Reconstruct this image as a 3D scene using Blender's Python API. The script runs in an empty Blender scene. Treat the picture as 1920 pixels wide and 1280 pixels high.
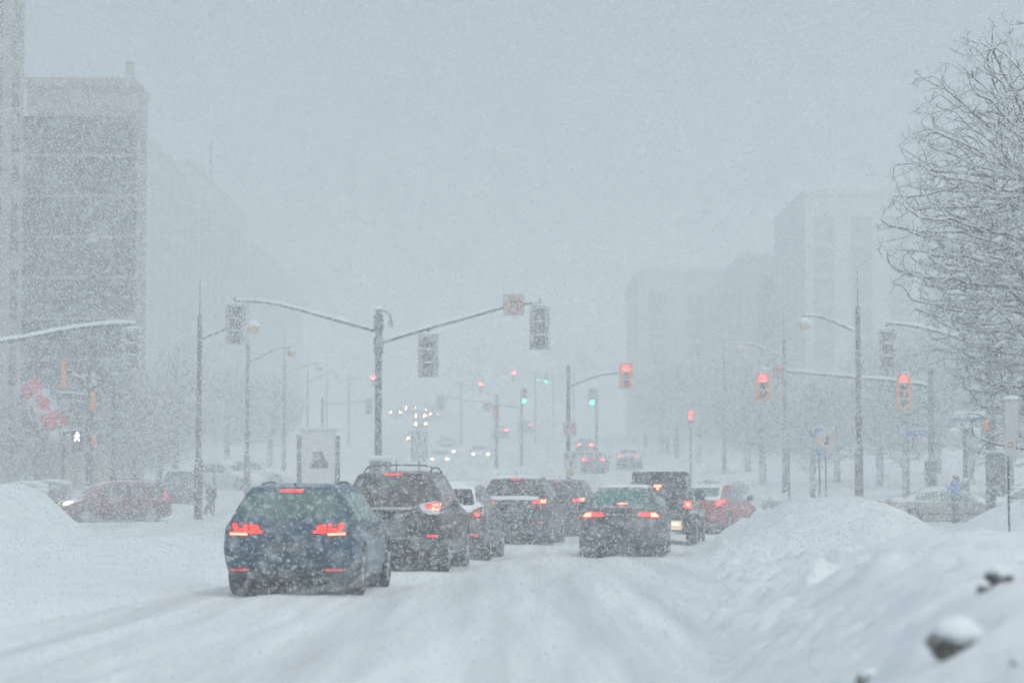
import bpy, bmesh, math, random
import numpy as np
from mathutils import Vector, Matrix, noise
from mathutils.bvhtree import BVHTree
R = math.radians
rng = random.Random(7)
sc = bpy.context.scene
col = sc.collection

# ---------------------------------------------------------------- camera
F = 4533.0; HC = 1.4; TH = math.atan(275 / F)
cam_d = bpy.data.cameras.new('camera'); cam = bpy.data.objects.new('camera', cam_d); col.objects.link(cam)
cam_d.sensor_width = 36; cam_d.lens = 85; cam_d.clip_start = 0.1; cam_d.clip_end = 2000
cam.location = (0, 0, HC); cam.rotation_euler = (math.pi / 2 + TH, 0, 0)
cam_d.dof.use_dof = True; cam_d.dof.focus_distance = 48; cam_d.dof.aperture_fstop = 1.6
sc.camera = cam
# ---------------------------------------------------------------- world, sun, exposure
w = bpy.data.worlds.new('World'); sc.world = w; w.use_nodes = True
wn = w.node_tree.nodes; bg = wn['Background']
sky = wn.new('ShaderNodeTexSky'); sky.sky_type = 'NISHITA'; sky.sun_disc = False
SUN_EL, SUN_ROT = 60, 150
sky.sun_elevation = R(SUN_EL); sky.sun_rotation = R(SUN_ROT); sky.dust_density = 5; sky.air_density = 1.0; sky.ozone_density = 1.0
w.node_tree.links.new(sky.outputs[0], bg.inputs[0]); bg.inputs[1].default_value = 0.15
sd = bpy.data.lights.new('sun', 'SUN'); sun = bpy.data.objects.new('sun', sd); col.objects.link(sun)
sd.energy = 1.0; sd.angle = R(80); sd.color = (1.0, 0.995, 0.97)
# sky rotation 0 puts the sun at +Y, turning clockwise seen from above
az = R(SUN_ROT); sv = Vector((math.sin(az) * math.cos(R(SUN_EL)), math.cos(az) * math.cos(R(SUN_EL)), math.sin(R(SUN_EL))))
sun.rotation_euler = sv.to_track_quat('Z', 'Y').to_euler()
sc.view_settings.view_transform = 'Standard'; sc.view_settings.look = 'None'
sc.view_settings.exposure = -0.11; sc.view_settings.gamma = 1; sc.view_settings.use_curve_mapping = False
cy = sc.cycles
cy.max_bounces = 6; cy.diffuse_bounces = 3; cy.glossy_bounces = 2; cy.transmission_bounces = 3; cy.transparent_max_bounces = 6
cy.volume_bounces = 5; cy.sample_clamp_indirect = 4; cy.caustics_reflective = False; cy.caustics_refractive = False
HAZE_DENSITY = 0.0056

# ---------------------------------------------------------------- helpers
def at(px, py, Y):
    xc = (px - 960) / F; yc = -(py - 640) / F
    fw = math.cos(TH) - yc * math.sin(TH); up = math.sin(TH) + yc * math.cos(TH)
    t = Y / fw
    return Vector((xc * t, Y, HC + up * t))
def X_at(px, Y): return at(px, 915, Y).x
def Z_at(py, Y): return at(960, py, Y).z

def tag(o, label=None, cat=None, group=None, kind=None):
    if label: o['label'] = label
    if cat: o['category'] = cat
    if group: o['group'] = group
    if kind: o['kind'] = kind
    return o
def empty(name, loc=(0, 0, 0), rz=0):
    o = bpy.data.objects.new(name, None); col.objects.link(o); o.location = loc; o.rotation_euler = (0, 0, rz)
    o.empty_display_size = 0.2
    return o
def link_mesh(name, me, m, parent=None, smooth=False):
    o = bpy.data.objects.new(name, me); col.objects.link(o); me.name = name
    if m is not None: me.materials.append(m)
    if parent is not None: o.parent = parent
    if smooth: me.polygons.foreach_set('use_smooth', [True] * len(me.polygons))
    return o
def copy_tree(o, parent=None):
    c = o.copy(); col.objects.link(c); c.parent = parent
    for ch in list(o.children): copy_tree(ch, c)
    return c

class MB:
    def __init__(s): s.v = []; s.f = []
    def add(s, vs, fs):
        n = len(s.v); s.v += [tuple(v) for v in vs]; s.f += [tuple(i + n for i in f) for f in fs]; return s
    def box(s, x0, x1, y0, y1, z0, z1):
        return s.add([(x0,y0,z0),(x1,y0,z0),(x1,y1,z0),(x0,y1,z0),(x0,y0,z1),(x1,y0,z1),(x1,y1,z1),(x0,y1,z1)],
              [(0,3,2,1),(4,5,6,7),(0,1,5,4),(1,2,6,5),(2,3,7,6),(3,0,4,7)])
    def tube(s, pts, rs, n=8, cap=True, sx=1.0):
        pts = [Vector(p) for p in pts]
        if not hasattr(rs, '__len__'): rs = [rs] * len(pts)
        vs = []; fs = []; u = None
        for i, p in enumerate(pts):
            t = (pts[min(i + 1, len(pts) - 1)] - pts[max(i - 1, 0)])
            if t.length < 1e-9: t = Vector((0, 0, 1))
            t.normalize()
            if u is None:
                u = t.cross(Vector((0, 0, 1)))
                if u.length < 1e-3: u = Vector((1, 0, 0))
            u = (u - t * u.dot(t)).normalized(); v = t.cross(u)
            for k in range(n):
                a = 2 * math.pi * k / n
                vs.append(p + (u * math.cos(a) + v * math.sin(a) * sx) * rs[i])
        for i in range(len(pts) - 1):
            for k in range(n):
                a = i * n + k; b = i * n + (k + 1) % n
                fs.append((a, b, b + n, a + n))
        if cap:
            fs.append(tuple(range(n - 1, -1, -1))); m = (len(pts) - 1) * n; fs.append(tuple(range(m, m + n)))
        return s.add(vs, fs)
    def cyl(s, a, b, r0, r1=None, n=12): return s.tube([a, b], [r0, r0 if r1 is None else r1], n)
    def ball(s, c, r, n=12, m=8, sz=1.0, z0=-1.0, z1=1.0):
        c = Vector(c); vs = []; fs = []
        a0 = math.asin(max(-1, z0)); a1 = math.asin(min(1, z1))
        for j in range(m + 1):
            t = a0 + (a1 - a0) * j / m
            for k in range(n):
                a = 2 * math.pi * k / n
                vs.append(c + Vector((math.cos(t) * math.cos(a) * r, math.cos(t) * math.sin(a) * r, math.sin(t) * r * sz)))
        for j in range(m):
            for k in range(n):
                p = j * n + k; q = j * n + (k + 1) % n
                fs.append((p, q, q + n, p + n))
        fs.append(tuple(range(n - 1, -1, -1))); fs.append(tuple(range(m * n, m * n + n)))
        return s.add(vs, fs)
    def disc(s, c, r, y0, y1, n=24):        # short cylinder along Y
        return s.cyl((c[0], y0, c[1]), (c[0], y1, c[1]), r, r, n)
    def poly(s, pts, y0, y1):               # (x,z) outline (counter-clockwise) extruded y0..y1
        n = len(pts)
        vs = [(x, y0, z) for x, z in pts] + [(x, y1, z) for x, z in pts]
        fs = [tuple(range(n)), tuple(range(2 * n - 1, n - 1, -1))]
        fs += [((i + 1) % n, i, i + n, (i + 1) % n + n) for i in range(n)]
        return s.add(vs, fs)
    def ringy(s, c, ro, ri, y0, y1, n=32):  # annulus facing -Y
        vs = []; fs = []
        for k in range(n):
            a = 2 * math.pi * k / n; ca, sa = math.cos(a), math.sin(a)
            for r, y in ((ro, y0), (ri, y0), (ro, y1), (ri, y1)):
                vs.append((c[0] + ca * r, y, c[1] + sa * r))
        for k in range(n):
            a = 4 * k; b = 4 * ((k + 1) % n)
            fs += [(a, b, b + 1, a + 1), (a + 2, a + 3, b + 3, b + 2), (a, a + 2, b + 2, b), (a + 1, b + 1, b + 3, a + 3)]
        return s.add(vs, fs)
    def build(s, name, m, parent=None, smooth=False, bevel=0, recalc=True, seg=2):
        me = bpy.data.meshes.new(name); me.from_pydata(s.v, [], s.f); me.update()
        if recalc or bevel or smooth and len(s.f) < 4000:
            bm = bmesh.new(); bm.from_mesh(me)
            if recalc: bmesh.ops.recalc_face_normals(bm, faces=bm.faces)
            if bevel:
                es = [e for e in bm.edges if len(e.link_faces) == 2 and e.calc_face_angle() > 0.6]
                bmesh.ops.bevel(bm, geom=es, offset=bevel, segments=seg, affect='EDGES', profile=0.6)
            if smooth:
                for e in bm.edges: e.smooth = not (len(e.link_faces) == 2 and e.calc_face_angle() > 0.75)
            bm.to_mesh(me); bm.free()
        o = link_mesh(name, me, m, parent, smooth)
        return o

# ---------------------------------------------------------------- materials
def new_mat(name):
    m = bpy.data.materials.new(name); m.use_nodes = True
    return m, m.node_tree.nodes, m.node_tree.links, m.node_tree.nodes['Principled BSDF']
def plain(name, c, rough=0.6, metal=0.0, emit=None, es=0, spec=None):
    m, n, l, b = new_mat(name)
    b.inputs['Base Color'].default_value = (*c, 1); b.inputs['Roughness'].default_value = rough; b.inputs['Metallic'].default_value = metal
    if emit: b.inputs['Emission Color'].default_value = (*emit, 1); b.inputs['Emission Strength'].default_value = es
    if spec is not None: b.inputs['Specular IOR Level'].default_value = spec
    # a little uneven roughness so nothing is perfectly uniform
    t = n.new('ShaderNodeTexCoord'); nz = n.new('ShaderNodeTexNoise'); nz.inputs['Scale'].default_value = 9
    mr = n.new('ShaderNodeMapRange'); mr.inputs[3].default_value = max(0, rough - .1); mr.inputs[4].default_value = min(1, rough + .15)
    l.new(t.outputs['Object'], nz.inputs['Vector']); l.new(nz.outputs['Fac'], mr.inputs[0]); l.new(mr.outputs[0], b.inputs['Roughness'])
    return m
SNOW_C = (0.68, 0.76, 0.78)
def snowy(name, c, rough=0.6, up=2.2, thr=0.75, wind=0.5, nscale=9.0, namp=1.6, gain=3.0, c2=None, c2scale=2.0, metal=0.0, cover=1.0, wdir=(-0.55, -0.75, 0.1)):
    """Coloured surface with snow stuck to what faces up and into the wind, in patches."""
    m, n, l, b = new_mat(name)
    b.inputs['Roughness'].default_value = rough; b.inputs['Metallic'].default_value = metal
    geo = n.new('ShaderNodeNewGeometry'); tc = n.new('ShaderNodeTexCoord')
    sep = n.new('ShaderNodeSeparateXYZ'); l.new(geo.outputs['Normal'], sep.inputs[0])
    def mth(op, a, b_=None, c_=None):
        x = n.new('ShaderNodeMath'); x.operation = op
        for i, q in enumerate((a, b_, c_)):
            if q is None: continue
            if isinstance(q, (int, float)): x.inputs[i].default_value = q
            else: l.new(q, x.inputs[i])
        return x.outputs[0]
    dot = n.new('ShaderNodeVectorMath'); dot.operation = 'DOT_PRODUCT'; l.new(geo.outputs['Normal'], dot.inputs[0]); dot.inputs[1].default_value = wdir
    nz = n.new('ShaderNodeTexNoise'); nz.inputs['Scale'].default_value = nscale; nz.inputs['Detail'].default_value = 6; nz.inputs['Roughness'].default_value = 0.7
    l.new(geo.outputs['Position'], nz.inputs['Vector'])
    s = mth('MULTIPLY_ADD', sep.outputs[2], up, mth('MULTIPLY', dot.outputs['Value'], wind))
    s = mth('ADD', s, mth('MULTIPLY', mth('SUBTRACT', nz.outputs['Fac'], 0.5), namp * 2))
    s = mth('MULTIPLY', mth('SUBTRACT', s, thr), gain)
    cl = n.new('ShaderNodeClamp'); l.new(s, cl.inputs[0])
    fac = mth('MULTIPLY', cl.outputs[0], cover)
    mix = n.new('ShaderNodeMix'); mix.data_type = 'RGBA'; l.new(fac, mix.inputs[0])
    mix.inputs[7].default_value = (*SNOW_C, 1)
    if c2:
        nz2 = n.new('ShaderNodeTexNoise'); nz2.inputs['Scale'].default_value = c2scale; nz2.inputs['Detail'].default_value = 5; l.new(geo.outputs['Position'], nz2.inputs['Vector'])
        m2 = n.new('ShaderNodeMix'); m2.data_type = 'RGBA'; m2.inputs[6].default_value = (*c, 1); m2.inputs[7].default_value = (*c2, 1)
        l.new(nz2.outputs['Fac'], m2.inputs[0]); l.new(m2.outputs[2], mix.inputs[6])
    else: mix.inputs[6].default_value = (*c, 1)
    l.new(mix.outputs[2], b.inputs['Base Color'])
    mr = n.new('ShaderNodeMapRange'); mr.inputs[3].default_value = rough; mr.inputs[4].default_value = 0.9; l.new(fac, mr.inputs[0]); l.new(mr.outputs[0], b.inputs['Roughness'])
    bp = n.new('ShaderNodeBump'); bp.inputs['Strength'].default_value = 0.35; bp.inputs['Distance'].default_value = 0.02
    l.new(fac, bp.inputs['Height']); l.new(bp.outputs[0], b.inputs['Normal'])
    return m
def snow_mat(name, scale=1.0, streak=None, c=SNOW_C, dirt=0.0, bump=0.05):
    m, n, l, b = new_mat(name)
    geo = n.new('ShaderNodeNewGeometry'); b.inputs['Roughness'].default_value = 0.85
    b.inputs['Specular IOR Level'].default_value = 0.2
    mp = n.new('ShaderNodeMapping'); l.new(geo.outputs['Position'], mp.inputs[0])
    if streak:
        mp.inputs['Rotation'].default_value = (0, 0, streak[0]); mp.inputs['Scale'].default_value = (streak[1], streak[2], 1)
    nz = n.new('ShaderNodeTexNoise'); nz.inputs['Scale'].default_value = scale; nz.inputs['Detail'].default_value = 8; nz.inputs['Roughness'].default_value = 0.6
    l.new(mp.outputs[0], nz.inputs['Vector'])
    cr = n.new('ShaderNodeValToRGB'); e = cr.color_ramp.elements
    k = 1 - dirt
    e[0].position = 0.32; e[0].color = (c[0] * k * .96, c[1] * k * .97, c[2] * k, 1); e[1].position = 0.62; e[1].color = (*c, 1)
    l.new(nz.outputs['Fac'], cr.inputs[0]); l.new(cr.outputs[0], b.inputs['Base Color'])
    nz2 = n.new('ShaderNodeTexNoise'); nz2.inputs['Scale'].default_value = 6; nz2.inputs['Detail'].default_value = 6; l.new(geo.outputs['Position'], nz2.inputs['Vector'])
    bp = n.new('ShaderNodeBump'); bp.inputs['Strength'].default_value = 0.5; bp.inputs['Distance'].default_value = bump
    l.new(nz2.outputs['Fac'], bp.inputs['Height']); l.new(bp.outputs[0], b.inputs['Normal'])
    return m
M = {}
M['snow'] = snow_mat('fresh_snow', 0.7, dirt=0.06)
M['bank'] = snow_mat('bank_snow', 1.2, dirt=0.10, bump=0.08)
M['road'] = snow_mat('rutted_road_snow', 1.0, streak=(R(5.4), 1.6, 0.045), dirt=0.32, bump=0.006)
M['cap'] = snow_mat('snow_cap', 3, dirt=0.03, bump=0.02)
M['pole'] = snowy('galvanised_pole_with_snow', (0.07, 0.08, 0.085), 0.55, up=3, thr=1.0, wind=0.7, nscale=8, namp=2.2)
M['pole_brown'] = snowy('dark_lamp_post_with_snow', (0.055, 0.045, 0.04), 0.6, up=3, thr=1.15, wind=0.6, nscale=7, namp=2.3)
M['backboard'] = snowy('snow_caked_grey_backboard', (0.07, 0.085, 0.09), 0.6, up=2, thr=0.38, wind=0.9, nscale=11, namp=2.0, gain=2.2)
M['orange'] = snowy('orange_signal_housing', (0.85, 0.27, 0.02), 0.5, up=2.5, thr=1.25, wind=0.5, nscale=12, namp=1.2)
M['yellow'] = snowy('yellow_panel', (0.75, 0.45, 0.04), 0.5, up=2.5, thr=1.0, wind=0.5, nscale=12, namp=1.2)
M['black'] = plain('black_plastic', (0.012, 0.013, 0.014), 0.5)
M['rubber'] = snowy('tyre_rubber_with_snow', (0.012, 0.012, 0.013), 0.85, up=1.0, thr=0.95, wind=0.3, nscale=16, namp=1.6, cover=0.55)
M['rim'] = snowy('snow_packed_alloy', (0.25, 0.26, 0.27), 0.4, up=.6, thr=0.1, wind=0.3, nscale=14, namp=1.2, cover=.8)
M['chrome'] = plain('brushed_trim', (0.28, 0.29, 0.30), 0.4, 0.6)
M['white_sign'] = snowy('white_sign_face', (0.45, 0.47, 0.48), 0.5, thr=0.9, nscale=14, namp=1.4)
M['red_paint'] = snowy('red_sign_ink', (0.60, 0.02, 0.02), 0.5, up=2, thr=1.15, nscale=20, namp=1.6)
M['black_ink'] = snowy('black_sign_ink', (0.02, 0.02, 0.02), 0.5, up=2, thr=0.85, nscale=20, namp=1.5)
M['blue_sign'] = snowy('blue_sign_face', (0.06, 0.15, 0.42), 0.5, thr=0.55, nscale=10, namp=1.6)
M['red_lit'] = plain('lit_red_lens', (0.5, 0.02, 0.02), 0.3, emit=(1, 0.012, 0.010), es=22)
M['green_lit'] = plain('lit_green_lens', (0.02, 0.4, 0.3), 0.3, emit=(0.02, 1, 0.6), es=10)
M['amber_off'] = plain('dark_amber_lens', (0.10, 0.06, 0.03), 0.25)
M['dark_lens'] = plain('dark_signal_lens', (0.04, 0.05, 0.05), 0.25)
M['brake'] = plain('lit_brake_lamp', (0.5, 0.02, 0.02), 0.3, emit=(1, 0.012, 0.008), es=4.5)
M['brake_hot'] = plain('lit_brake_bulb', (0.6, 0.1, 0.05), 0.3, emit=(1, 0.10, 0.05), es=13)
M['tail'] = plain('red_lamp_lens', (0.35, 0.012, 0.012), 0.25, emit=(1, 0.03, 0.03), es=0.9)
M['tail_dark'] = plain('unlit_red_lens', (0.22, 0.015, 0.015), 0.25)
M['clear_lens'] = plain('clear_lamp_lens', (0.6, 0.6, 0.6), 0.2)
M['head'] = plain('lit_headlamp', (0.8, 0.8, 0.7), 0.3, emit=(1, 0.72, 0.38), es=22)
M['head_far'] = plain('lit_far_headlamp', (0.8, 0.8, 0.7), 0.3, emit=(1, 0.50, 0.16), es=260)
M['red_far'] = plain('lit_far_red', (0.5, 0.02, 0.02), 0.3, emit=(1, 0.03, 0.028), es=90)
M['green_far'] = plain('lit_far_green', (0.02, 0.4, 0.3), 0.3, emit=(0.03, 1, 0.62), es=11)
M['walk'] = plain('lit_walk_symbol', (0.8, 0.8, 0.8), 0.3, emit=(1, 1, 0.95), es=9)
M['plate'] = snowy('grimy_plate', (0.10, 0.11, 0.12), 0.5, thr=.9, nscale=12, namp=1.6, cover=.7)
M['head_dim'] = plain('weak_headlamp', (0.8, 0.8, 0.7), 0.3, emit=(1, 0.62, 0.3), es=4)
M['plate_lit'] = plain('glowing_plate', (0.7, 0.6, 0.4), 0.5, emit=(1, 0.62, 0.25), es=0.7)  # lamp light on the plate is put in as its own glow
M['globe'] = plain('amber_globe_glass', (0.62, 0.42, 0.18), 0.3)
M['globe_white'] = plain('white_globe_glass', (0.62, 0.64, 0.62), 0.3)
M['skin'] = plain('skin', (0.45, 0.28, 0.2), 0.6)
M['glass_dark'] = snowy('dark_window_glass', (0.012, 0.018, 0.02), 0.12, up=1.0, thr=1.35, wind=.3, nscale=7, namp=1.5, cover=.5)
M['glass_teal'] = snowy('greenish_daylit_glass', (0.03, 0.105, 0.09), 0.12, up=1.0, thr=1.4, wind=.3, nscale=8, namp=1.5, cover=.5)  # opaque pane; daylight seen through the car is put into the green
M['glass_green'] = snowy('pale_green_daylit_glass', (0.05, 0.17, 0.15), 0.15, up=1.0, thr=1.4, wind=.3, nscale=8, namp=1.5, cover=.5)  # opaque too, paler where more daylight through the cabin is painted in
# ---------------------------------------------------------------- land
def lerp(a, pts):
    if a <= pts[0][0]: return pts[0][1]
    for (x0, y0), (x1, y1) in zip(pts, pts[1:]):
        if a <= x1: return y0 + (y1 - y0) * (a - x0) / (x1 - x0)
    return pts[-1][1]
def sstep(a, b, x):
    t = max(0.0, min(1.0, (x - a) / (b - a))); return t * t * (3 - 2 * t)
def hill(Y):
    d = max(0.0, Y - 85)
    if d > 330: return hill(415) + (d - 330) * 0.02
    k = d * d / (d + 12) if d > 0 else 0
    return 0.031 * k + 5e-5 * d * d
ROAD = [(-20,-9.6,.5),(0,-7.6,1.7),(17,-6.1,2.65),(49,-2.9,5.2),(60,-2.6,6.5),(68,-6,8),(74,-60,60),(98,-60,60),(106,-12,13),(120,-10.5,11),(155,-10,10),(190,-10.5,8),(300,-18,4),(420,-30,-6),(620,-52,-26)]
RL = [(a, b) for a, b, c in ROAD]; RR = [(a, c) for a, b, c in ROAD]
EDGE = [(0,.3),(17,1.25),(49,3.9),(60,5.1),(85,8.2),(110,12)]
def nz(x, y, s, o=4): return noise.fractal((x * s, y * s, 3.1), 1.0, 2.0, o)
def G(X, Y):
    """height of the land"""
    z = hill(Y)
    u = X - 0.1 * Y
    if Y < 72: z += 0.13 * sstep(-7.3, -8.6, u) * sstep(72, 62, Y)
    side = max(0, abs(X - lerp(Y, [(100, 0), (155, 0), (300, -7), (420, -18)])) - 13)
    if Y > 104: z += min(1.2, side * 0.05) * sstep(104, 112, Y)
    return z
def Gn(X, Y):
    z = G(X, Y) + 0.05 * nz(X, Y, .25)
    if Y > 103 and X > 12: z += 0.35 * max(0, nz(X, Y, .45)) * sstep(12, 14, X)
    return z
def road_z(X, Y):
    z = hill(Y) + 0.006
    u = X - 0.1 * Y
    if Y < 80:
        f = sstep(80, 60, Y)
        for c in (-6.7, -5.1, -3.25, -1.7):
            z -= f * 0.03 * math.exp(-((u - c + .04 * noise.noise((Y * .05, c, 0))) / .22) ** 2)
            z += f * 0.02 * math.exp(-((u - c - .45) / .16) ** 2)
        z += f * 0.016 * noise.fractal((u * 2.6, Y * .05, 0), 1.0, 2.0, 4) + .008 * nz(X, Y, 1.5, 3)
    else:
        z += .02 * nz(X, Y, .6, 3)
        z += 0.03 * noise.noise((X * .05, Y * 1.3, 5)) * sstep(105, 98, Y)
    return z
def grid(name, xs_fn, ys, zf, m, keep=None):
    n = None; vs = []
    for y in ys:
        xs = xs_fn(y)
        n = len(xs)
        vs += [(x, y, zf(x, y)) for x in xs]
    fs = []
    for j in range(len(ys) - 1):
        for i in range(n - 1):
            a = j * n + i; fs.append((a, a + 1, a + n + 1, a + n))
    me = bpy.data.meshes.new(name); me.from_pydata(vs, [], fs)
    return link_mesh(name, me, m, None, True)
def in_road(X, Y):
    l, r = lerp(Y, RL), lerp(Y, RR)
    return min(X - l, r - X)
gx = sorted(set([round(-180 + i * 8, 2) for i in range(46)] + [round(-40 + i * 1.0, 2) for i in range(81)]))
gy = []; y = -20.0
while y < 640: gy.append(y); y += 0.8 if y < 130 else (3 if y < 300 else 8)
def ground_h(X, Y): return Gn(X, Y) - 0.16 * sstep(-.2, 1.2, in_road(X, Y)) - .03
tag(grid('ground', lambda y: gx, gy, ground_h, M['snow']), kind='structure')
ry = []; y = -18.0
while y < 600: ry.append(y); y += 0.35 if y < 90 else (1.0 if y < 200 else 5)
def rxs(y):
    l, r = lerp(y, RL), lerp(y, RR)
    return [l + (r - l) * i / 110 for i in range(111)]
def rz(x, y):
    e = in_road(x, y)
    return road_z(x, y) - 0.25 * sstep(.25, -.05, e)
tag(grid('road', rxs, ry, rz, M['road']), kind='structure')
# right snowbank
PL = [(0,.9),(6,.92),(10,.98),(15,1.06),(21,1.12),(27,.95),(34,.72),(42,.62),(50,.6),(62,.42),(75,.34),(92,.25)]
def bank_h(X, Y):
    e = lerp(Y, EDGE); d = X - e
    wd = lerp(Y, [(0, 1.1), (8, 1.35), (20, 2.2), (45, 3.2), (90, 2.6)])
    p = lerp(Y, PL) * (sstep(-.1, wd, d) * .85 + .15 * sstep(0, .5, d))
    far = lerp(Y, [(0, 60), (40, 60), (55, 12.5), (92, 13)])
    p *= sstep(far + 3, far - 1.5, X)
    if Y > 30 and X > 8.4: p *= lerp(Y, [(30, 1), (44, .8), (60, .5), (92, .5)])
    dx = (X - 7.25); sx = 2.5 if dx < 0 else 1.75
    A = 1.36 * math.exp(-abs(dx / sx) ** 2.2 - abs((Y - 53) / 8.5) ** 2.4)
    dxb = X - 9.3
    B = 1.5 * math.exp(-abs(min(dxb, 0) / 2.1) ** 2.0 - abs(max(0, dxb) / 5) ** 2 - abs((Y - 40) / 6.5) ** 2.4)
    h = max(p, A, B) + .35 * min(p, max(A, B)) * 0
    k = 8.0; h = math.log(math.exp(k * p) + math.exp(k * A) + math.exp(k * B)) / k - math.log(3) / k
    s = sstep(.0, .9, d)
    h += s * (.10 * nz(X, Y, .55, 3) + .05 * nz(X + 9, Y, 1.4, 4) * (.35 + .65 * sstep(8, 28, Y)))
    lump = max(0, noise.noise((X * 2.6, Y * 1.8, 8.8)) - .12)
    h += .035 * noise.fractal((X * 3.4, Y * 2.2, 2.2), .9, 2.0, 3) * sstep(0, .4, d) * (1 - .85 * sstep(1.0, 3, d)) * (.25 + .75 * sstep(10, 30, Y))
    h += lump * .30 * sstep(-.1, .4, d) * sstep(3.6, .8, d) * (.2 + .8 * sstep(9, 26, Y))
    h -= .20 * max(0, noise.noise((X * 3.1, Y * 1.7, 4.4)) - .22) * sstep(.3, .8, d) * sstep(6, 3, d) * sstep(7, 12, Y) * sstep(48, 36, Y)
    return h - 0.14 * sstep(.25, -.35, d)
by = []; y = 1.2
while y < 92: by.append(y); y += max(.045, y * .006)
bx = [0.0]
def bank_xs(y):
    e = lerp(y, EDGE) - .5; out = []
    n = 170
    for i in range(n + 1):
        t = i / n; out.append(e + (t ** 1.6) * (19 - e))
    return out
tag(grid('snowbank', bank_xs, by, bank_h, M['bank']), kind='structure')
# left snowbank
def lb(X, Y):
    toe = lerp(Y, [(52, -12.4), (60, -12.1), (66, -12.1), (72, -12.4), (76, -13.1), (80, -14.6), (84, -18)]) + .25 * noise.noise((Y * .5, 0, 2))
    d = toe - X; e = sstep(84, 76, Y)
    h = 1.50 * (sstep(0, 2.6, d) * .6 + .4 * min(1, max(0, d / 1.5))) * (.8 + .2 * e)
    h += .10 * nz(X, Y, .5, 3) * sstep(0, 1, d) + .14 * max(0, noise.noise((X * 2.2, Y * 2.2, 1))) * sstep(-.2, .3, d) * sstep(1.8, .6, d)
    return h - .25 * sstep(.1, -.3, d)
lx = [-30 + i * .12 for i in range(158)]; ly = [52 + i * .2 for i in range(165)]
tag(grid('snowbank', lambda y: lx, ly, lb, M['bank']), kind='structure')
# snow clods along the toe of the bank: loose lumps ploughed off
def clod(name, c, r, seed, m, sz=.75, amp=.3):
    mb = MB(); mb.ball((0, 0, 0), r, 14, 9, sz)
    q = random.Random(seed); o3 = q.random() * 50
    mb.v = [tuple(Vector(v) * (1 + amp * noise.noise(Vector(v) * (1.6 / r) + Vector((o3, 0, 0))))) for v in mb.v]
    o = mb.build(name, m, smooth=True); o.location = c; o.rotation_euler = (0, 0, q.random() * 6)
    return o
k = 0
for px, py, r in ((1398,981,.17),(1416,977,.16),(1432,968,.13),(1380,992,.12),(1372,1002,.09),(1442,962,.12)):
    Y = 84 if py < 975 else (74 if py < 985 else 66)
    p = at(px, py, Y)
    o = clod('snow_lump', (p.x, Y, bank_h(p.x, Y) + r * .5), r, k, M['cap']); k += 1
    tag(o, 'rounded white snow lump at the foot of the right snowbank, ' + ('second from the left', 'middle one of the row', 'second from the right', 'leftmost but one, flatter', 'smallest and leftmost', 'rightmost of the row')[k - 1], 'snow lump', 'snow lumps ploughed to the foot of the bank')
# dark frozen chunks poking out of the near bank
dirtm = snowy('dirty_frozen_chunk', (0.035, 0.032, 0.022), 0.85, up=2.2, thr=1.7, wind=.1, nscale=22, namp=.8, c2=(.07, .06, .035), c2scale=40)
def dark_chunk(px, py, Y, r, seed, label):
    X = X_at(px, Y); hz = bank_h(X, Y)
    # follow the ray onto the bank surface
    for i in range(400):
        Yt = 2.5 + i * .05; p = at(px, py, Yt)
        if p.z <= bank_h(p.x, Yt): break
    o = clod('frozen_chunk', (p.x, p.y, p.z + r * .25), r, seed, dirtm, .85, .5)
    s = clod('snow_cap', (0, r * .22, r * .58), r * .98, seed + 3, M['cap'], .55, .35); s.parent = o
    tag(o, label, 'frozen chunk'); return p
dark_chunk(1790, 1224, 7, .115, 11, 'largest dark frozen chunk under a round snow cap, bottom right of the near snowbank')
dark_chunk(1872, 1092, 9, .07, 12, 'small black frozen chunk poking from the near snowbank, highest of the dark chunks')
dark_chunk(1845, 1108, 9, .034, 15, 'tiny brown frozen chunk just lower left of the black chunk on the near snowbank')
dark_chunk(1904, 1246, 7, .026, 13, 'tiny dark frozen chunk at the bottom right corner of the near snowbank')
dark_chunk(1625, 1278, 7, .05, 14, 'dark frozen chunk cut by the bottom edge, left of the largest chunk')
# ploughed snow in front of the park and low shrubs are things (see d_things)
def arc_path(pts, n=10):
    """smooth path through control points (Catmull-Rom)"""
    P = [Vector(p) for p in pts]; P = [P[0] * 2 - P[1]] + P + [P[-1] * 2 - P[-2]]; out = []
    for i in range(1, len(P) - 2):
        for k in range(n):
            t = k / n; a, b, c, d = P[i-1:i+3]
            out.append(.5 * ((2*b) + (c-a)*t + (2*a-5*b+4*c-d)*t*t + (3*b-a-3*c+d)*t**3))
    out.append(P[-2]); return out
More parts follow.
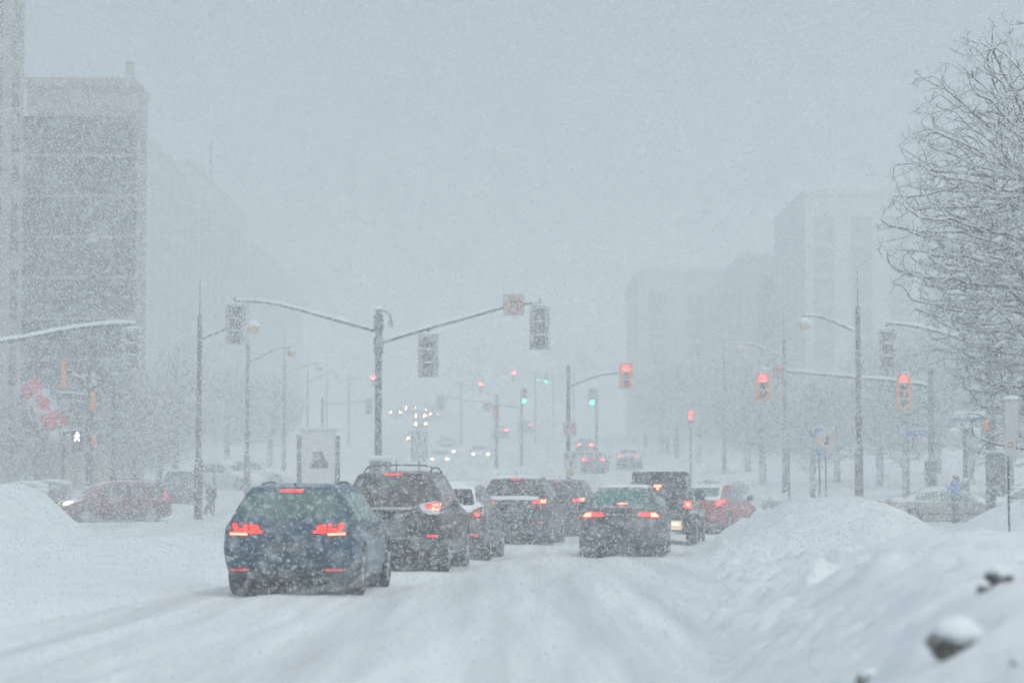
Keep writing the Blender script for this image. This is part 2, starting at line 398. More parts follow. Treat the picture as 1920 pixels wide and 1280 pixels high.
# ---------------------------------------------------------------- vehicles
def interp(keys, y):
    return lerp(y, keys)
def car_shell(S):
    """one closed loft; stations along the length, y measured from the rear"""
    L = S['L']; ys = set()
    for k in ('top', 'hw', 'tw', 'bot', 'belt'):
        for a, _ in S[k]: ys.add(round(a, 3))
    for i in range(int(L / .18) + 1): ys.add(round(min(L, i * .18), 3))
    ys = sorted(ys)
    rings = []
    for y in ys:
        zt = interp(S['top'], y); zb = interp(S['bot'], y); w_ = interp(S['hw'], y); tw = interp(S['tw'], y)
        zs = min(interp(S['belt'], y), zt - .05)
        h = zs - zb; cr = S.get('corner', .05)
        pts = [(0, zb), (w_ * .80, zb), (w_ * .92, zb + .03), (w_ * .975, zb + .28 * h), (w_, zb + .5 * h), (w_ * .995, zb + .75 * h), (w_ * .975, zs - .03), (w_ * .95, zs + .005)]
        a = Vector((w_ * .94, zs + .01)); b = Vector((tw, zt - cr))
        if b.y < a.y + .005: b.y = a.y + .005
        for t in (.33, .66, 1.0):
            p = a.lerp(b, t); bul = .02 * math.sin(math.pi * t) * min(1, (zt - zs) / .3)
            pts.append((p.x + bul, p.y))
        pts += [(tw - cr * .35, zt - cr * .35), (tw - cr * 1.3, zt), (tw * .5, zt + .012), (0, zt + .018)]
        rings.append([(x, y - L / 2, z) for x, z in pts] + [(-x, y - L / 2, z) for x, z in reversed(pts[1:-1])])
    n = len(rings[0]); vs = [v for r in rings for v in r]; fs = []
    for j in range(len(rings) - 1):
        for i in range(n):
            a = j * n + i; b = j * n + (i + 1) % n; fs.append((a, b, b + n, a + n))
    mb = MB(); mb.add(vs, fs)
    for j, rev in ((0, True), (len(rings) - 1, False)):
        c = Vector((0, 0, 0))
        for v in rings[j]: c += Vector(v)
        c /= n; mb.v.append(tuple(c)); ci = len(mb.v) - 1
        for i in range(n):
            a = j * n + i; b = j * n + (i + 1) % n; mb.f.append((a, b, ci) if rev else (b, a, ci))
    return mb
def conform(bvh, poly, axis, m, name, parent, off=.006, step=.08, sign=-1, depth=.03, emis=None):
    """a thin pane laid on the body: poly is an outline in the plane across `axis`"""
    bm = bmesh.new()
    def P(a, b): return {'y': (a, 0, b), 'x': (0, a, b), 'z': (a, b, 0)}[axis]
    f = bm.faces.new([bm.verts.new(P(*p)) for p in poly])
    i0, i1 = {'y': (0, 2), 'x': (1, 2), 'z': (0, 1)}[axis]
    for ii, k in ((i0, 0), (i1, 1)):
        lo = min(p[k] for p in poly); hi = max(p[k] for p in poly); c = lo + step
        while c < hi - step * .3:
            co = Vector((0, 0, 0)); no = Vector((0, 0, 0)); co[ii] = c; no[ii] = 1
            bmesh.ops.bisect_plane(bm, geom=list(bm.verts) + list(bm.edges) + list(bm.faces), plane_co=co, plane_no=no); c += step
    ax = {'x': 0, 'y': 1, 'z': 2}[axis]
    d = Vector((0, 0, 0)); d[ax] = -sign
    bad = []
    for v in bm.verts:
        o = v.co.copy(); o[ax] = sign * 9
        h, nr, idx, dist = bvh.ray_cast(o, d)
        if h is None: bad.append(v); continue
        v.co = h - d * off
    bmesh.ops.delete(bm, geom=bad, context='VERTS')
    if not bm.faces: bm.free(); return None
    be = [e for e in bm.edges if e.is_boundary]
    r = bmesh.ops.extrude_edge_only(bm, edges=be)
    for v in [g for g in r['geom'] if isinstance(g, bmesh.types.BMVert)]: v.co += d * (off + depth)
    bmesh.ops.recalc_face_normals(bm, faces=bm.faces)
    # make sure the face looks outwards
    s = sum(ff.normal.dot(d) * ff.calc_area() for ff in bm.faces)
    if s > 0: bmesh.ops.reverse_faces(bm, faces=bm.faces)
    me = bpy.data.meshes.new(name); bm.to_mesh(me); bm.free()
    return link_mesh(name, me, m, parent, False)
def cut_arches(o, S):
    c = MB()
    for y in S['axles']:
        c.cyl((-2, y - S['L'] / 2, S['wr']), (2, y - S['L'] / 2, S['wr']), S['wr'] + S.get('gap', .05), None, 28)
    co = c.build('cut', None)
    b = o.modifiers.new('b', 'BOOLEAN'); b.operation = 'DIFFERENCE'; b.object = co; b.solver = 'EXACT'
    dg = bpy.context.evaluated_depsgraph_get(); me = bpy.data.meshes.new_from_object(o.evaluated_get(dg))
    o.modifiers.clear(); old = o.data; o.data = me; bpy.data.meshes.remove(old); bpy.data.objects.remove(co)
    me.name = 'body'
    me.polygons.foreach_set('use_smooth', [True] * len(me.polygons))
    bm = bmesh.new(); bm.from_mesh(me)
    for e in bm.edges: e.smooth = not (len(e.link_faces) == 2 and e.calc_face_angle() > .7)
    bm.to_mesh(me); bm.free()
def rect(x0, x1, z0, z1): return [(x0, z0), (x1, z0), (x1, z1), (x0, z1)]
def mirx(p): return [(-x, z) for x, z in p][::-1]
def make_car(name, S):
    root = empty(name); L = S['L']; h2 = L / 2
    body = car_shell(S).build('body', S['paint'], root, True)
    bm = bmesh.new(); bm.from_mesh(body.data); bvh = BVHTree.FromBMesh(bm); bm.free()
    cut_arches(body, S)
    W = max(v for _, v in S['hw'])
    # wells
    wl = MB()
    for y in S['axles']: wl.cyl((-W * .86, y - h2, S['wr']), (W * .86, y - h2, S['wr']), S['wr'] + .045, None, 20)
    wl.box(-W * .8, W * .8, -h2 + .5, h2 - .5, S.get('clear', .2) + .02, .5)
    wl.build('underbody', M['black'], root)
    rw = MB(); cr = conform
    # wheels
    for y in S['axles']:
        for sx in (-1, 1):
            r = S['wr']; wd = S.get('ww', .21); x1 = sx * (W - .015); x0 = sx * (W - .015 - wd)
            t = MB(); prof = [(x0, r * .62), (x0, r * .93), (x0 + (x1 - x0) * .12, r), (x0 + (x1 - x0) * .88, r), (x1, r * .93), (x1, r * .66), (x1 - sx * .02, r * .62)]
            n = 28; vs = []; fs = []
            for (xx, rr) in prof:
                for k in range(n):
                    a = 2 * math.pi * k / n; vs.append((xx - sx * 0, math.cos(a) * rr, math.sin(a) * rr))
            for j in range(len(prof) - 1):
                for k in range(n): a = j * n + k; b = j * n + (k + 1) % n; fs.append((a, b, b + n, a + n))
            fs.append(tuple(range(n)))
            t.add(vs, fs); wh = t.build('wheel', M['rubber'], root, False); wh.location = (0, y - h2, r)
            rm = MB(); rm.cyl((x1 - sx * .05, 0, 0), (x1 - sx * .035, 0, 0), r * .63, None, 20)
            for k in range(5):
                a = k * 2 * math.pi / 5 + y; c_, s_ = math.cos(a), math.sin(a)
                rm.tube([(x1 - sx * .02, c_ * .05, s_ * .05), (x1 - sx * .012, c_ * r * .62, s_ * r * .62)], [.035, .022], 6)
            rm.cyl((x1 - sx * .03, 0, 0), (x1 - sx * .005, 0, 0), .055, None, 12)
            rm.build('rim', M['rim'], wh)
    g = S.get('glass', M['glass_dark'])
    if 'rear_glass' in S:
        cr(bvh, S['rear_glass'], 'y', g, 'rear_window', root, .005)
    for (a, b) in S.get('side_glass', ()):
        n = 6; lo = []; hi = []
        for i in range(n + 1):
            y = a + (b - a) * i / n
            zl = interp(S['belt'], y) + .035; zh = max(zl + .01, interp(S['top'], y) - S.get('gtop', .11))
            lo.append((y - h2, zl)); hi.append((y - h2, zh))
        pl = lo + hi[::-1]
        for s in (-1, 1):
            cr(bvh, pl, 'x', S.get('sglass', g), 'side_window', root, .004, .12, s)
    if 'windshield' in S: cr(bvh, S['windshield'], 'y', g, 'windshield', root, .005, .1, 1)
    for nm, pl, m, mode in S.get('rear', ()):
        for p in ((pl, mirx(pl)) if mode == 2 else (pl,)):
            cr(bvh, p, 'y', M[m] if isinstance(m, str) else m, nm, root, S.get('off', .012), .05)
    # lamps with a lit bulb panel as a sub-part
    for pl, m, inner in S.get('lamps', ()):
        for fl in (0, 1):
            p = mirx(pl) if fl else pl
            lp = cr(bvh, p, 'y', M[m], 'tail_lamp', root, .014, .04)
            for q, m2 in inner:
                q = mirx(q) if fl else q
                cr(bvh, q, 'y', M[m2], 'bulb', lp, .020, .04)
    for nm, pl, m, mode in S.get('front', ()):
        for p in ((pl, mirx(pl)) if mode == 2 else (pl,)):
            cr(bvh, p, 'y', M[m] if isinstance(m, str) else m, nm, root, .012, .08, 1)
    for nm, pl, m in S.get('side', ()):
        for s in (-1, 1): cr(bvh, [(a - h2, b) for a, b in pl], 'x', M[m], nm, root, .01, .1, s)
    # door seams and handles
    for y in S.get('seams', ()):
        zt = interp(S['belt'], y)
        for s in (-1, 1): cr(bvh, [(y - h2, S.get('clear', .2) + .14), (y - h2 + .014, S.get('clear', .2) + .14), (y - h2 + .014, zt), (y - h2, zt)], 'x', M['black'], 'door_seam', root, .002, .15, s)
    for y in S.get('handles', ()):
        zt = interp(S['belt'], y) - .1
        for s in (-1, 1): cr(bvh, [(y - h2, zt), (y - h2 + .18, zt), (y - h2 + .18, zt + .03), (y - h2, zt + .03)], 'x', M['black'], 'door_handle', root, .03, .1, s)
    if 'mirror' in S:
        y, z = S['mirror']
        for s in (-1, 1):
            mm = MB(); x = s * (interp(S['hw'], y) * .96)
            mm.box(min(x, x + s * .2), max(x, x + s * .2), y - h2 - .05, y - h2 + .07, z - .01, z + .15)
            o = mm.build('side_mirror', S['paint'] if S.get('mirpaint', 1) else M['black'], root, True, bevel=.035)
            mg = MB(); mg.box(min(x + s * .035, x + s * .185), max(x + s * .035, x + s * .185), y - h2 - .056, y - h2 - .051, z + .01, z + .13)
            mg.build('mirror_glass', M['glass_dark'], o)
    if 'rails' in S:
        a, b, x, dz = S['rails']
        for s in (-1, 1):
            pts = []
            for i in range(9):
                y = a + (b - a) * i / 8; e = math.sin(math.pi * min(1, max(0, i / 8))) ** .35
                pts.append((s * x, y - h2, interp(S['top'], y) + dz * e))
            MB().tube(pts, .018, 6).build('roof_rail', M['black'], root, True)
    if 'antenna' in S:
        y, hh, lean = S['antenna']; z = interp(S['top'], y)
        MB().tube([(0, y - h2, z - .01), (0, y - h2 + lean, z + hh)], [.012 if hh > .1 else .03, .004], 6).build('antenna', M['black'], root)
    if 'roof_snow' in S:
        for pl, t in S['roof_snow']:
            o = cr(bvh, [(x, y - h2) for x, y in pl], 'z', M['cap'], 'roof_snow', root, t, .12, 1, depth=.0)
            if o:
                for v in o.data.vertices: v.co.z += .012 * noise.noise(v.co * 5)
                o.data.polygons.foreach_set('use_smooth', [True] * len(o.data.polygons))
    for e in S.get('exhaust', ()):
        MB().cyl((e[0], -h2 + .03, e[1]), (e[0], -h2 + .3, e[1]), .035, None, 12).build('exhaust', M['chrome'], root)
    if 'extra' in S: S['extra'](root, h2)
    return root
def place_rear(root, S, px, Y, heading, z=None):
    X = X_at(px, Y); a = R(heading); h = S['L'] / 2
    x, y = X + math.sin(a) * h, Y + math.cos(a) * h
    if z is None: z = hill(Y)
    root.location = (x, y, z - .012); root.rotation_euler = (0, 0, -a)
def paint(name, c, rough=.35, thr=1.55, namp=1.3, cover=.8, up=1.6): return snowy(name, c, rough, up=up, thr=thr, wind=.35, nscale=5, namp=namp, cover=cover, gain=2.0)
def mkS(L, W, H, kind, **kw):
    """shared proportions of a hatchback / suv / sedan; every curve is (distance from rear, value)"""
    S = dict(L=L)
    S['hw'] = [(0, W * .84), (.03, W * .90), (.09, W * .945), (.2, W * .975), (.5, W), (L - 1.0, W), (L - .45, W * .96), (L - .15, W * .84), (L - .04, W * .74), (L, W * .66)]
    S['bot'] = [(0, .34), (.12, .28), (.5, .22), (L - .6, .2), (L - .1, .24), (L, .3)]
    S['wr'] = .33; S['axles'] = (.86, L - .88)
    if kind == 'hatch':
        S['top'] = [(0, .56), (.02, .74), (.05, .92), (.09, 1.0), (.14, 1.03), (.33, H - .13), (.40, H - .045), (.55, H - .03), (1.2, H - .003), (1.8, H), (2.35, H - .05), (2.6, H - .14), (3.2, 1.04), (L - .5, .86), (L - .15, .74), (L - .03, .62), (L, .5)]
        S['belt'] = [(0, .93), (1.2, .96), (L - 1.1, .92), (L - .3, .74), (L, .6)]
        S['tw'] = [(0, W * .76), (.09, W * .86), (.33, W * .68), (.45, W * .66), (2.2, W * .67), (2.7, W * .72), (3.2, W * .80), (L - .3, W * .72), (L, W * .5)]
    elif kind == 'suv':
        S['wr'] = .36
        S['bot'] = [(0, .42), (.12, .34), (.5, .27), (L - .6, .25), (L, .38)]
        S['top'] = [(0, .66), (.02, .85), (.06, 1.05), (.12, 1.14), (.16, 1.17), (.40, H - .16), (.46, H - .05), (.62, H - .03), (1.3, H), (2.0, H), (2.5, H - .05), (2.75, H - .14), (3.4, 1.16), (L - .5, 1.0), (L - .15, .9), (L - .03, .74), (L, .55)]
        S['belt'] = [(0, 1.05), (1.2, 1.08), (L - 1.1, 1.02), (L - .3, .86), (L, .7)]
        S['tw'] = [(0, W * .76), (.1, W * .86), (.4, W * .69), (.5, W * .67), (2.3, W * .68), (2.8, W * .74), (3.4, W * .82), (L - .3, W * .74), (L, W * .5)]
    elif kind == 'sedan':
        S['top'] = [(0, .6), (.02, .78), (.05, .93), (.09, 1.0), (.16, 1.015), (.5, 1.03), (.62, 1.06), (1.15, H - .10), (1.3, H - .04), (1.7, H), (2.3, H), (2.7, H - .06), (2.9, H - .13), (3.55, 1.0), (L - .5, .86), (L - .12, .74), (L - .03, .62), (L, .5)]
        S['belt'] = [(0, .93), (1.2, .95), (L - 1.1, .9), (L - .3, .74), (L, .6)]
        S['tw'] = [(0, W * .72), (.09, W * .78), (.5, W * .78), (.62, W * .76), (1.15, W * .64), (1.3, W * .62), (2.5, W * .64), (2.9, W * .68), (3.5, W * .78), (L - .3, W * .7), (L, W * .5)]
    S.update(kw); return S
# ---------------------------------------------------------------- the queue at the lights
P_blue = paint('deep_blue_paint', (0.003, 0.042, 0.085)); P_blk = paint('black_paint', (0.014, 0.015, 0.017))
P_blk2 = paint('charcoal_paint', (0.022, 0.024, 0.028)); P_white = snowy('white_paint_in_snow', (0.55, 0.57, 0.58), .4, thr=.7, nscale=5)
P_red = snowy('red_paint_in_snow', (0.34, 0.016, 0.026), .4, thr=1.7, nscale=7, namp=1.6); P_silver = snowy('silver_paint_in_snow', (0.12, 0.13, 0.135), .4, thr=.95, nscale=5, namp=1.6); P_beige = snowy('beige_paint_in_snow', (0.30, 0.29, 0.25), .4, thr=1.4, nscale=5, namp=1.5)
P_redsuv = snowy('dark_red_paint_in_snow', (0.15, 0.008, 0.016), .4, thr=1.7, nscale=6, namp=1.6); P_grey = snowy('grey_paint_in_snow', (0.05, 0.06, 0.07), .4, thr=.8, nscale=6)
def T(poly, s, cx, yh=915): return [((x - cx) / s, 1.4 - (y - yh) / s) for x, y in poly]
# blue hatchback
S = mkS(4.27, .895, 1.465, 'hatch', paint=P_blue, glass=M['glass_teal'], sglass=M['glass_green'],
    rear_glass=[(-.645, 1.035), (.645, 1.035), (.60, 1.24), (.54, 1.355), (-.54, 1.355), (-.60, 1.24)],
    side_glass=((.62, 1.02), (1.10, 1.95), (2.03, 2.95)), windshield=[(-.68, 1.08), (.68, 1.08), (.56, 1.38), (-.56, 1.38)],
    lamps=[([(.29, .865), (.40, .945), (.74, .975), (.80, .83), (.46, .80)], 'tail_dark',
            [([(.53, .805), (.76, .812), (.755, .838), (.53, .832)], 'brake_hot'), ([(.535, .852), (.70, .858), (.73, .955), (.685, .955), (.66, .895), (.575, .888), (.575, .945), (.535, .94)], 'brake'),
             ([(.34, .835), (.505, .835), (.505, .862), (.34, .862)], 'brake'), ([(.385, .885), (.50, .885), (.50, .94), (.40, .93)], 'brake')])],
    rear=[('high_brake_light', rect(-.145, .145, 1.368, 1.396), 'brake', 1), ('glowing_reflector', rect(.50, .76, .345, .375), 'tail', 2),  # the reflectors shine by a faint emission of their own
          ('license_plate', rect(-.26, .26, .60, .71), 'plate', 1), ('lower_bumper', [(-.80, .27), (.80, .27), (.72, .40), (-.72, .40)], 'black', 1),
          ('tailgate_seam', rect(-.62, .62, .535, .548), 'black', 1), ('wiper', [(-.03, 1.055), (.03, 1.045), (.40, 1.10), (.40, 1.115)], 'black', 1)],
    front=[('headlight', rect(.5, .75, .62, .74), 'head', 2)], seams=(1.05, 1.98, 2.98), handles=(1.2, 2.15), mirror=(2.85, .96), rails=(.9, 2.3, .50, .03),
    antenna=(.62, .05, -.05), roof_snow=(), exhaust=((-.5, .27),), ww=.22, wr=.335)
o = make_car('hatchback', S); place_rear(o, S, 539, 31.5, 4.6)
tag(o, 'dark blue hatchback with brake lights on, nearest car in the left lane', 'car', 'vehicles queueing at the lights')
# black suv
S = mkS(4.63, .925, 1.70, 'suv', paint=P_blk, glass=M['glass_dark'],
    rear_glass=[(-.70, 1.19), (.70, 1.19), (.66, 1.45), (.58, 1.635), (-.58, 1.635), (-.66, 1.45)],
    side_glass=((.62, 1.22), (1.3, 2.2), (2.28, 3.15)), windshield=[(-.7, 1.2), (.7, 1.2), (.6, 1.6), (-.6, 1.6)],
    lamps=[([(.47, 1.14), (.58, 1.17), (.86, 1.215), (.885, .985), (.66, .975), (.55, 1.02)], 'clear_lens',
            [([(.57, 1.145), (.86, 1.205), (.875, 1.08), (.60, 1.08)], 'tail'), ([(.70, 1.06), (.82, 1.06), (.82, 1.16), (.70, 1.15)], 'brake_hot')])],
    rear=[('high_brake_light', rect(-.155, .155, 1.640, 1.672), 'brake', 1), ('chrome_strip', rect(-.40, .38, 1.055, 1.10), 'chrome', 1), ('bumper_trim', rect(-.55, .52, .565, .60), 'chrome', 1),
          ('glowing_reflector', rect(.64, .80, .61, .635), 'brake', 2), ('license_plate', rect(-.26, .26, .86, .98), 'plate', 1), ('lower_bumper', [(-.82, .34), (.82, .34), (.76, .52), (-.76, .52)], 'black', 1),  # reflectors emit light like the brake lamps
          ('wiper', [(-.03, 1.21), (.03, 1.20), (.40, 1.27), (.40, 1.285)], 'black', 1)],
    front=[('headlight', rect(.5, .78, .78, .9), 'head', 2)], seams=(1.26, 2.24, 3.2), handles=(1.42, 2.42), mirror=(3.0, 1.12), rails=(.9, 2.6, .57, .07), antenna=(.78, .24, -.02), ww=.24, wr=.365)
S['exhaust'] = ((.55, .33),)
S['extra'] = lambda root, h2: MB().tube(arc_path([(-.57, 1.15 - h2, 1.76), (-.45, 1.15 - h2, 1.80), (0, 1.15 - h2, 1.81), (.45, 1.15 - h2, 1.80), (.57, 1.15 - h2, 1.76)], 5), .014, 6).build('roof_crossbar', M['black'], root, True)
o = make_car('suv', S); place_rear(o, S, 731, 40.5, 5.2)
tag(o, 'black SUV with roof rails and white edged tail lamps, right behind the blue hatchback', 'SUV', 'vehicles queueing at the lights')
# white snow-laden car
S = mkS(4.3, .88, 1.50, 'hatch', paint=P_silver,
    rear_glass=[(-.62, 1.12), (.62, 1.12), (.57, 1.30), (.53, 1.40), (-.53, 1.40), (-.57, 1.30)],
    side_glass=((.62, 1.02), (1.1, 1.95), (2.03, 2.95)), windshield=[(-.68, 1.08), (.68, 1.08), (.56, 1.38), (-.56, 1.38)],
    lamps=[([(.52, .86), (.60, 1.0), (.74, 1.06), (.82, 1.02), (.82, .84), (.66, .80)], 'tail_dark', [([(.64, .87), (.72, .87), (.72, .94), (.64, .94)], 'brake')])],
    rear=[('license_plate', rect(-.26, .26, .70, .82), 'plate', 1), ('lower_bumper', rect(-.8, .8, .30, .48), 'black', 1), ('glowing_reflector', rect(.55, .72, .50, .53), 'tail', 2)],  # reflector shine is emission, not returned light
    front=[('headlight', rect(.5, .75, .62, .74), 'head', 2)], seams=(1.05, 1.98), handles=(1.2, 2.15), mirror=(2.85, .96), antenna=(.62, .22, .0), wr=.33,
    roof_snow=(([(-.52, .5), (.52, .5), (.52, 2.2), (-.52, 2.2)], .05),))
S['roof_snow'] = tuple(([(x, y) for x, y in p], t) for p, t in S['roof_snow'])
o = make_car('hatchback', S); place_rear(o, S, 829, 47, 5.2)
tag(o, 'silver car caked with snow, half hidden between the black SUV and the dark grey SUV', 'car', 'vehicles queueing at the lights')
# dark crossover with snowy roof
def crossover(pt, H=1.66):
    return mkS(4.65, .92, H, 'suv', paint=pt,
    rear_glass=[(-.72, 1.22), (.72, 1.22), (.66, 1.46), (.57, H - .075), (-.57, H - .075), (-.66, 1.46)],
    side_glass=((.62, 1.22), (1.3, 2.2), (2.28, 3.15)), windshield=[(-.7, 1.2), (.7, 1.2), (.6, 1.6), (-.6, 1.6)],
    lamps=[([(.42, 1.02), (.50, 1.13), (.80, 1.17), (.87, .95), (.60, .90), (.43, .92)], 'tail_dark', [([(.68, 1.06), (.80, 1.06), (.80, 1.14), (.68, 1.14)], 'brake_hot'), ([(.46, 1.04), (.66, 1.06), (.66, 1.11), (.50, 1.10)], 'brake')])],
    rear=[('high_brake_light', rect(-.12, .12, H - .055, H - .022), 'brake', 1), ('license_plate', rect(-.26, .26, .84, .96), 'plate', 1), ('bumper_trim', rect(-.6, .6, .74, .77), 'chrome', 1),
          ('lower_bumper', rect(-.82, .82, .33, .52), 'black', 1), ('glowing_reflector', rect(.60, .78, .56, .59), 'tail', 2)],  # reflectors given a weak glow in their material
    front=[('headlight', rect(.5, .78, .78, .9), 'head', 2)], seams=(1.26, 2.24), handles=(1.42, 2.42), mirror=(3.0, 1.12), antenna=(.8, .2, -.02), ww=.24, wr=.37,
    roof_snow=(([(-.56, .55), (.56, .55), (.58, 2.4), (-.58, 2.4)], .045), ([(-.62, .10), (.62, .10), (.62, .17), (-.62, .17)], .03)))
S = crossover(P_blk2, 1.68); S['rear_glass'][0] = (-.70, 1.25); S['rear_glass'][1] = (.70, 1.25)
o = make_car('suv', S); place_rear(o, S, 962, 60, 6.6)
tag(o, 'dark grey SUV with a snow covered roof, fourth in the left lane', 'SUV', 'vehicles queueing at the lights')
S = crossover(P_blk, 1.66); S['roof_snow'] = ()
o = make_car('suv', S); place_rear(o, S, 1043, 70, 8)
tag(o, 'dark SUV furthest ahead in the left lane, peeking out left of the sedan', 'SUV', 'vehicles queueing at the lights')
# sedan
S = mkS(4.6, .90, 1.45, 'sedan', paint=P_blk2, glass=M['glass_green'],
    rear_glass=[(-.56, 1.085), (.56, 1.085), (.53, 1.28), (.49, 1.365), (-.49, 1.365), (-.53, 1.28)],
    side_glass=((.95, 1.45), (1.52, 2.3), (2.38, 3.1)), windshield=[(-.66, 1.06), (.66, 1.06), (.54, 1.36), (-.54, 1.36)],
    lamps=[([(.32, .845), (.36, .92), (.50, .94), (.72, .93), (.82, .86), (.82, .74), (.60, .74), (.45, .82)], 'tail_dark',
            [([(.345, .85), (.385, .915), (.585, .92), (.585, .845)], 'brake'), ([(.605, .84), (.605, .92), (.70, .915), (.765, .86), (.765, .835)], 'brake_hot')])],
    rear=[('high_brake_light', [(-.12, 1.098), (0, 1.088), (.12, 1.098), (0, 1.115)], 'brake_hot', 1), ('chrome_strip', rect(-.33, .33, .865, .895), 'chrome', 1), ('license_plate', rect(-.26, .26, .69, .80), 'plate', 1),
          ('lower_bumper', [(-.8, .27), (.8, .27), (.7, .42), (-.7, .42)], 'black', 1), ('trunk_seam', [(-.5, .60), (.5, .60), (.58, .66), (.57, .67), (.49, .612), (-.49, .612), (-.57, .67), (-.58, .66)], 'black', 1)],
    front=[('headlight', rect(.5, .75, .62, .72), 'head', 2)], seams=(1.48, 2.34), handles=(1.65, 2.5), mirror=(3.0, .98), wr=.325,
    roof_snow=(([(-.50, 1.3), (.50, 1.3), (.54, 2.5), (-.54, 2.5)], .03),))
S['exhaust'] = ((.45, .27), (-.45, .27)); SEDAN = S
o = make_car('sedan', S); place_rear(o, S, 1164, 49.3, 5.4); sedan0 = o
tag(o, 'black sedan with a pale green rear window, last in the right lane', 'car', 'vehicles queueing at the lights')
# boxy off-roader
def make_offroader():
    root = empty('offroad_suv'); h2 = 2.1
    P = paint('black_offroader_paint', (.012, .012, .014), thr=1.3)
    b = MB(); b.box(-.76, .76, -h2 + .12, .75, .52, 1.12); tub = b.build('body', P, root, True, bevel=.05, seg=3)
    b = MB(); b.box(-.60, .60, .68, h2 - .25, .55, 1.13); b.build('hood', P, root, True, bevel=.06, seg=3)
    b = MB()
    vs = [(-.735,-h2+.12,1.10),(.735,-h2+.12,1.10),(.72,.55,1.10),(-.72,.55,1.10),(-.66,-h2+.24,1.83),(.66,-h2+.24,1.83),(.62,.15,1.83),(-.62,.15,1.83)]
    b.add(vs, [(0,3,2,1),(4,5,6,7),(0,1,5,4),(1,2,6,5),(2,3,7,6),(3,0,4,7)]); top = b.build('hardtop', plain('matt_black_top', (.016,.016,.017), .7), root, True, bevel=.07, seg=3)
    bm = bmesh.new(); bm.from_mesh(top.data); bv = BVHTree.FromBMesh(bm); bm.free()
    bm = bmesh.new(); bm.from_mesh(tub.data); bt = BVHTree.FromBMesh(bm); bm.free()
    conform(bv, [(-.60, 1.17), (.60, 1.17), (.56, 1.70), (-.56, 1.70)], 'y', M['glass_dark'], 'rear_window', root, .006)
    for s in (-1, 1):
        for a, c in ((-h2 + .35, -1.0), (-.92, -.28), (-.2, .3)):
            conform(bv, [(a, 1.2), (c, 1.2), (min(c, .12), 1.7), (a + .03, 1.7)], 'x', M['glass_dark'], 'side_window', root, .006, .15, s)
        m = MB(); m.box(s*.755-.085, s*.755+.085, -h2 + .05, -h2 + .16, .92, 1.10); l = m.build('tail_lamp', M['brake'], root, True, bevel=.02)
        m = MB(); m.box(s*.755-.045, s*.755+.045, -h2 + .04, -h2 + .06, .965, 1.055); m.build('bulb', M['brake_hot'], l, False, bevel=.01)
        for yy in (-h2 + .78, h2 - .72):
            f = MB(); r = .50; prof = []
            for k in range(9):
                a = math.pi * (.08 + .84 * k / 8); prof.append((yy + r * math.cos(a) * 1.05, .40 + r * math.sin(a) * .95))
            vs = []; 
            for (yq, zq) in prof: vs += [(s*.60, yq, zq), (s*.95, yq, zq - .015), (s*.95, yq, zq - .05), (s*.60, yq, zq - .05)]
            fs = []
            for k in range(8):
                a = 4 * k
                for q in range(4): fs.append((a + q, a + (q + 1) % 4, a + 4 + (q + 1) % 4, a + 4 + q))
            fs += [(0, 1, 2, 3), (35, 34, 33, 32)]
            f.add(vs, fs); f.build('fender_flare', P, root, False)
            t = MB(); t.cyl((s*.66, 0, 0), (s*.92, 0, 0), .395, None, 28); wv = t.build('wheel', M['rubber'], root, False, bevel=.04); wv.location = (0, yy, .395)
            t = MB(); t.cyl((s*.915, 0, 0), (s*.93, 0, 0), .22, None, 20); t.build('rim', M['rim'], wv)
        m = MB(); m.box(min(s*.74, s*1.0), max(s*.74, s*1.0), .50, .60, 1.10, 1.36); m.build('side_mirror', M['black'], root, True, bevel=.04)
        m = MB(); m.box(min(s*.70, s*.92), max(s*.70, s*.92), -h2 + 1.2, h2 - 1.2, .46, .52); m.build('side_step', M['black'], root)
    m = MB(); m.box(-.84, .84, -h2 - .02, -h2 + .14, .48, .66); m.build('rear_bumper', M['black'], root, True, bevel=.04)
    m = MB(); m.box(-.55, .55, -h2 + .3, h2 - .4, .33, .52); m.build('underbody', M['black'], root)
    m = MB(); m.cyl((0, -h2 - .16, 1.0), (0, -h2 + .10, 1.0), .385, None, 28); sp = m.build('spare_wheel', M['rubber'], root, False, bevel=.04)
    m = MB(); m.cyl((0, -h2 - .168, 1.0), (0, -h2 - .15, 1.0), .22, None, 20); m.build('rim', M['rim'], sp)
    m = MB(); m.box(-.09, .09, -h2 - .14, -h2 - .08, 1.44, 1.50); m.box(-.02, .02, -h2 - .10, -h2 + .14, 1.30, 1.46); m.build('high_brake_light', M['brake_hot'], root, False, bevel=.012)
    m = MB(); m.box(.33, .60, -h2 - .05, -h2 - .03, .38, .61); pl = m.build('license_plate', M['plate_lit'], root)
    m = MB(); m.box(.37, .52, -h2 - .065, -h2 - .05, .50, .54); m.build('plate_lamp', plain('plate_bulb', (.8,.7,.5), emit=(1,.62,.28), es=8), pl, False, bevel=.01)
    m = MB(); m.box(-.60, .60, h2 - .27, h2 - .24, .6, 1.08); m.build('grille', M['black'], root)
    for s in (-1, 1): MB().cyl((s*.45, h2 - .25, .88), (s*.45, h2 - .22, .88), .09).build('headlight', M['head'], root)
    return root
o = make_offroader(); place_rear(o, dict(L=4.2), 1233, 60.6, 8.5)
tag(o, 'tall boxy black off-roader with a lit yellowish licence plate ahead of the sedan', 'off-roader', 'vehicles queueing at the lights')
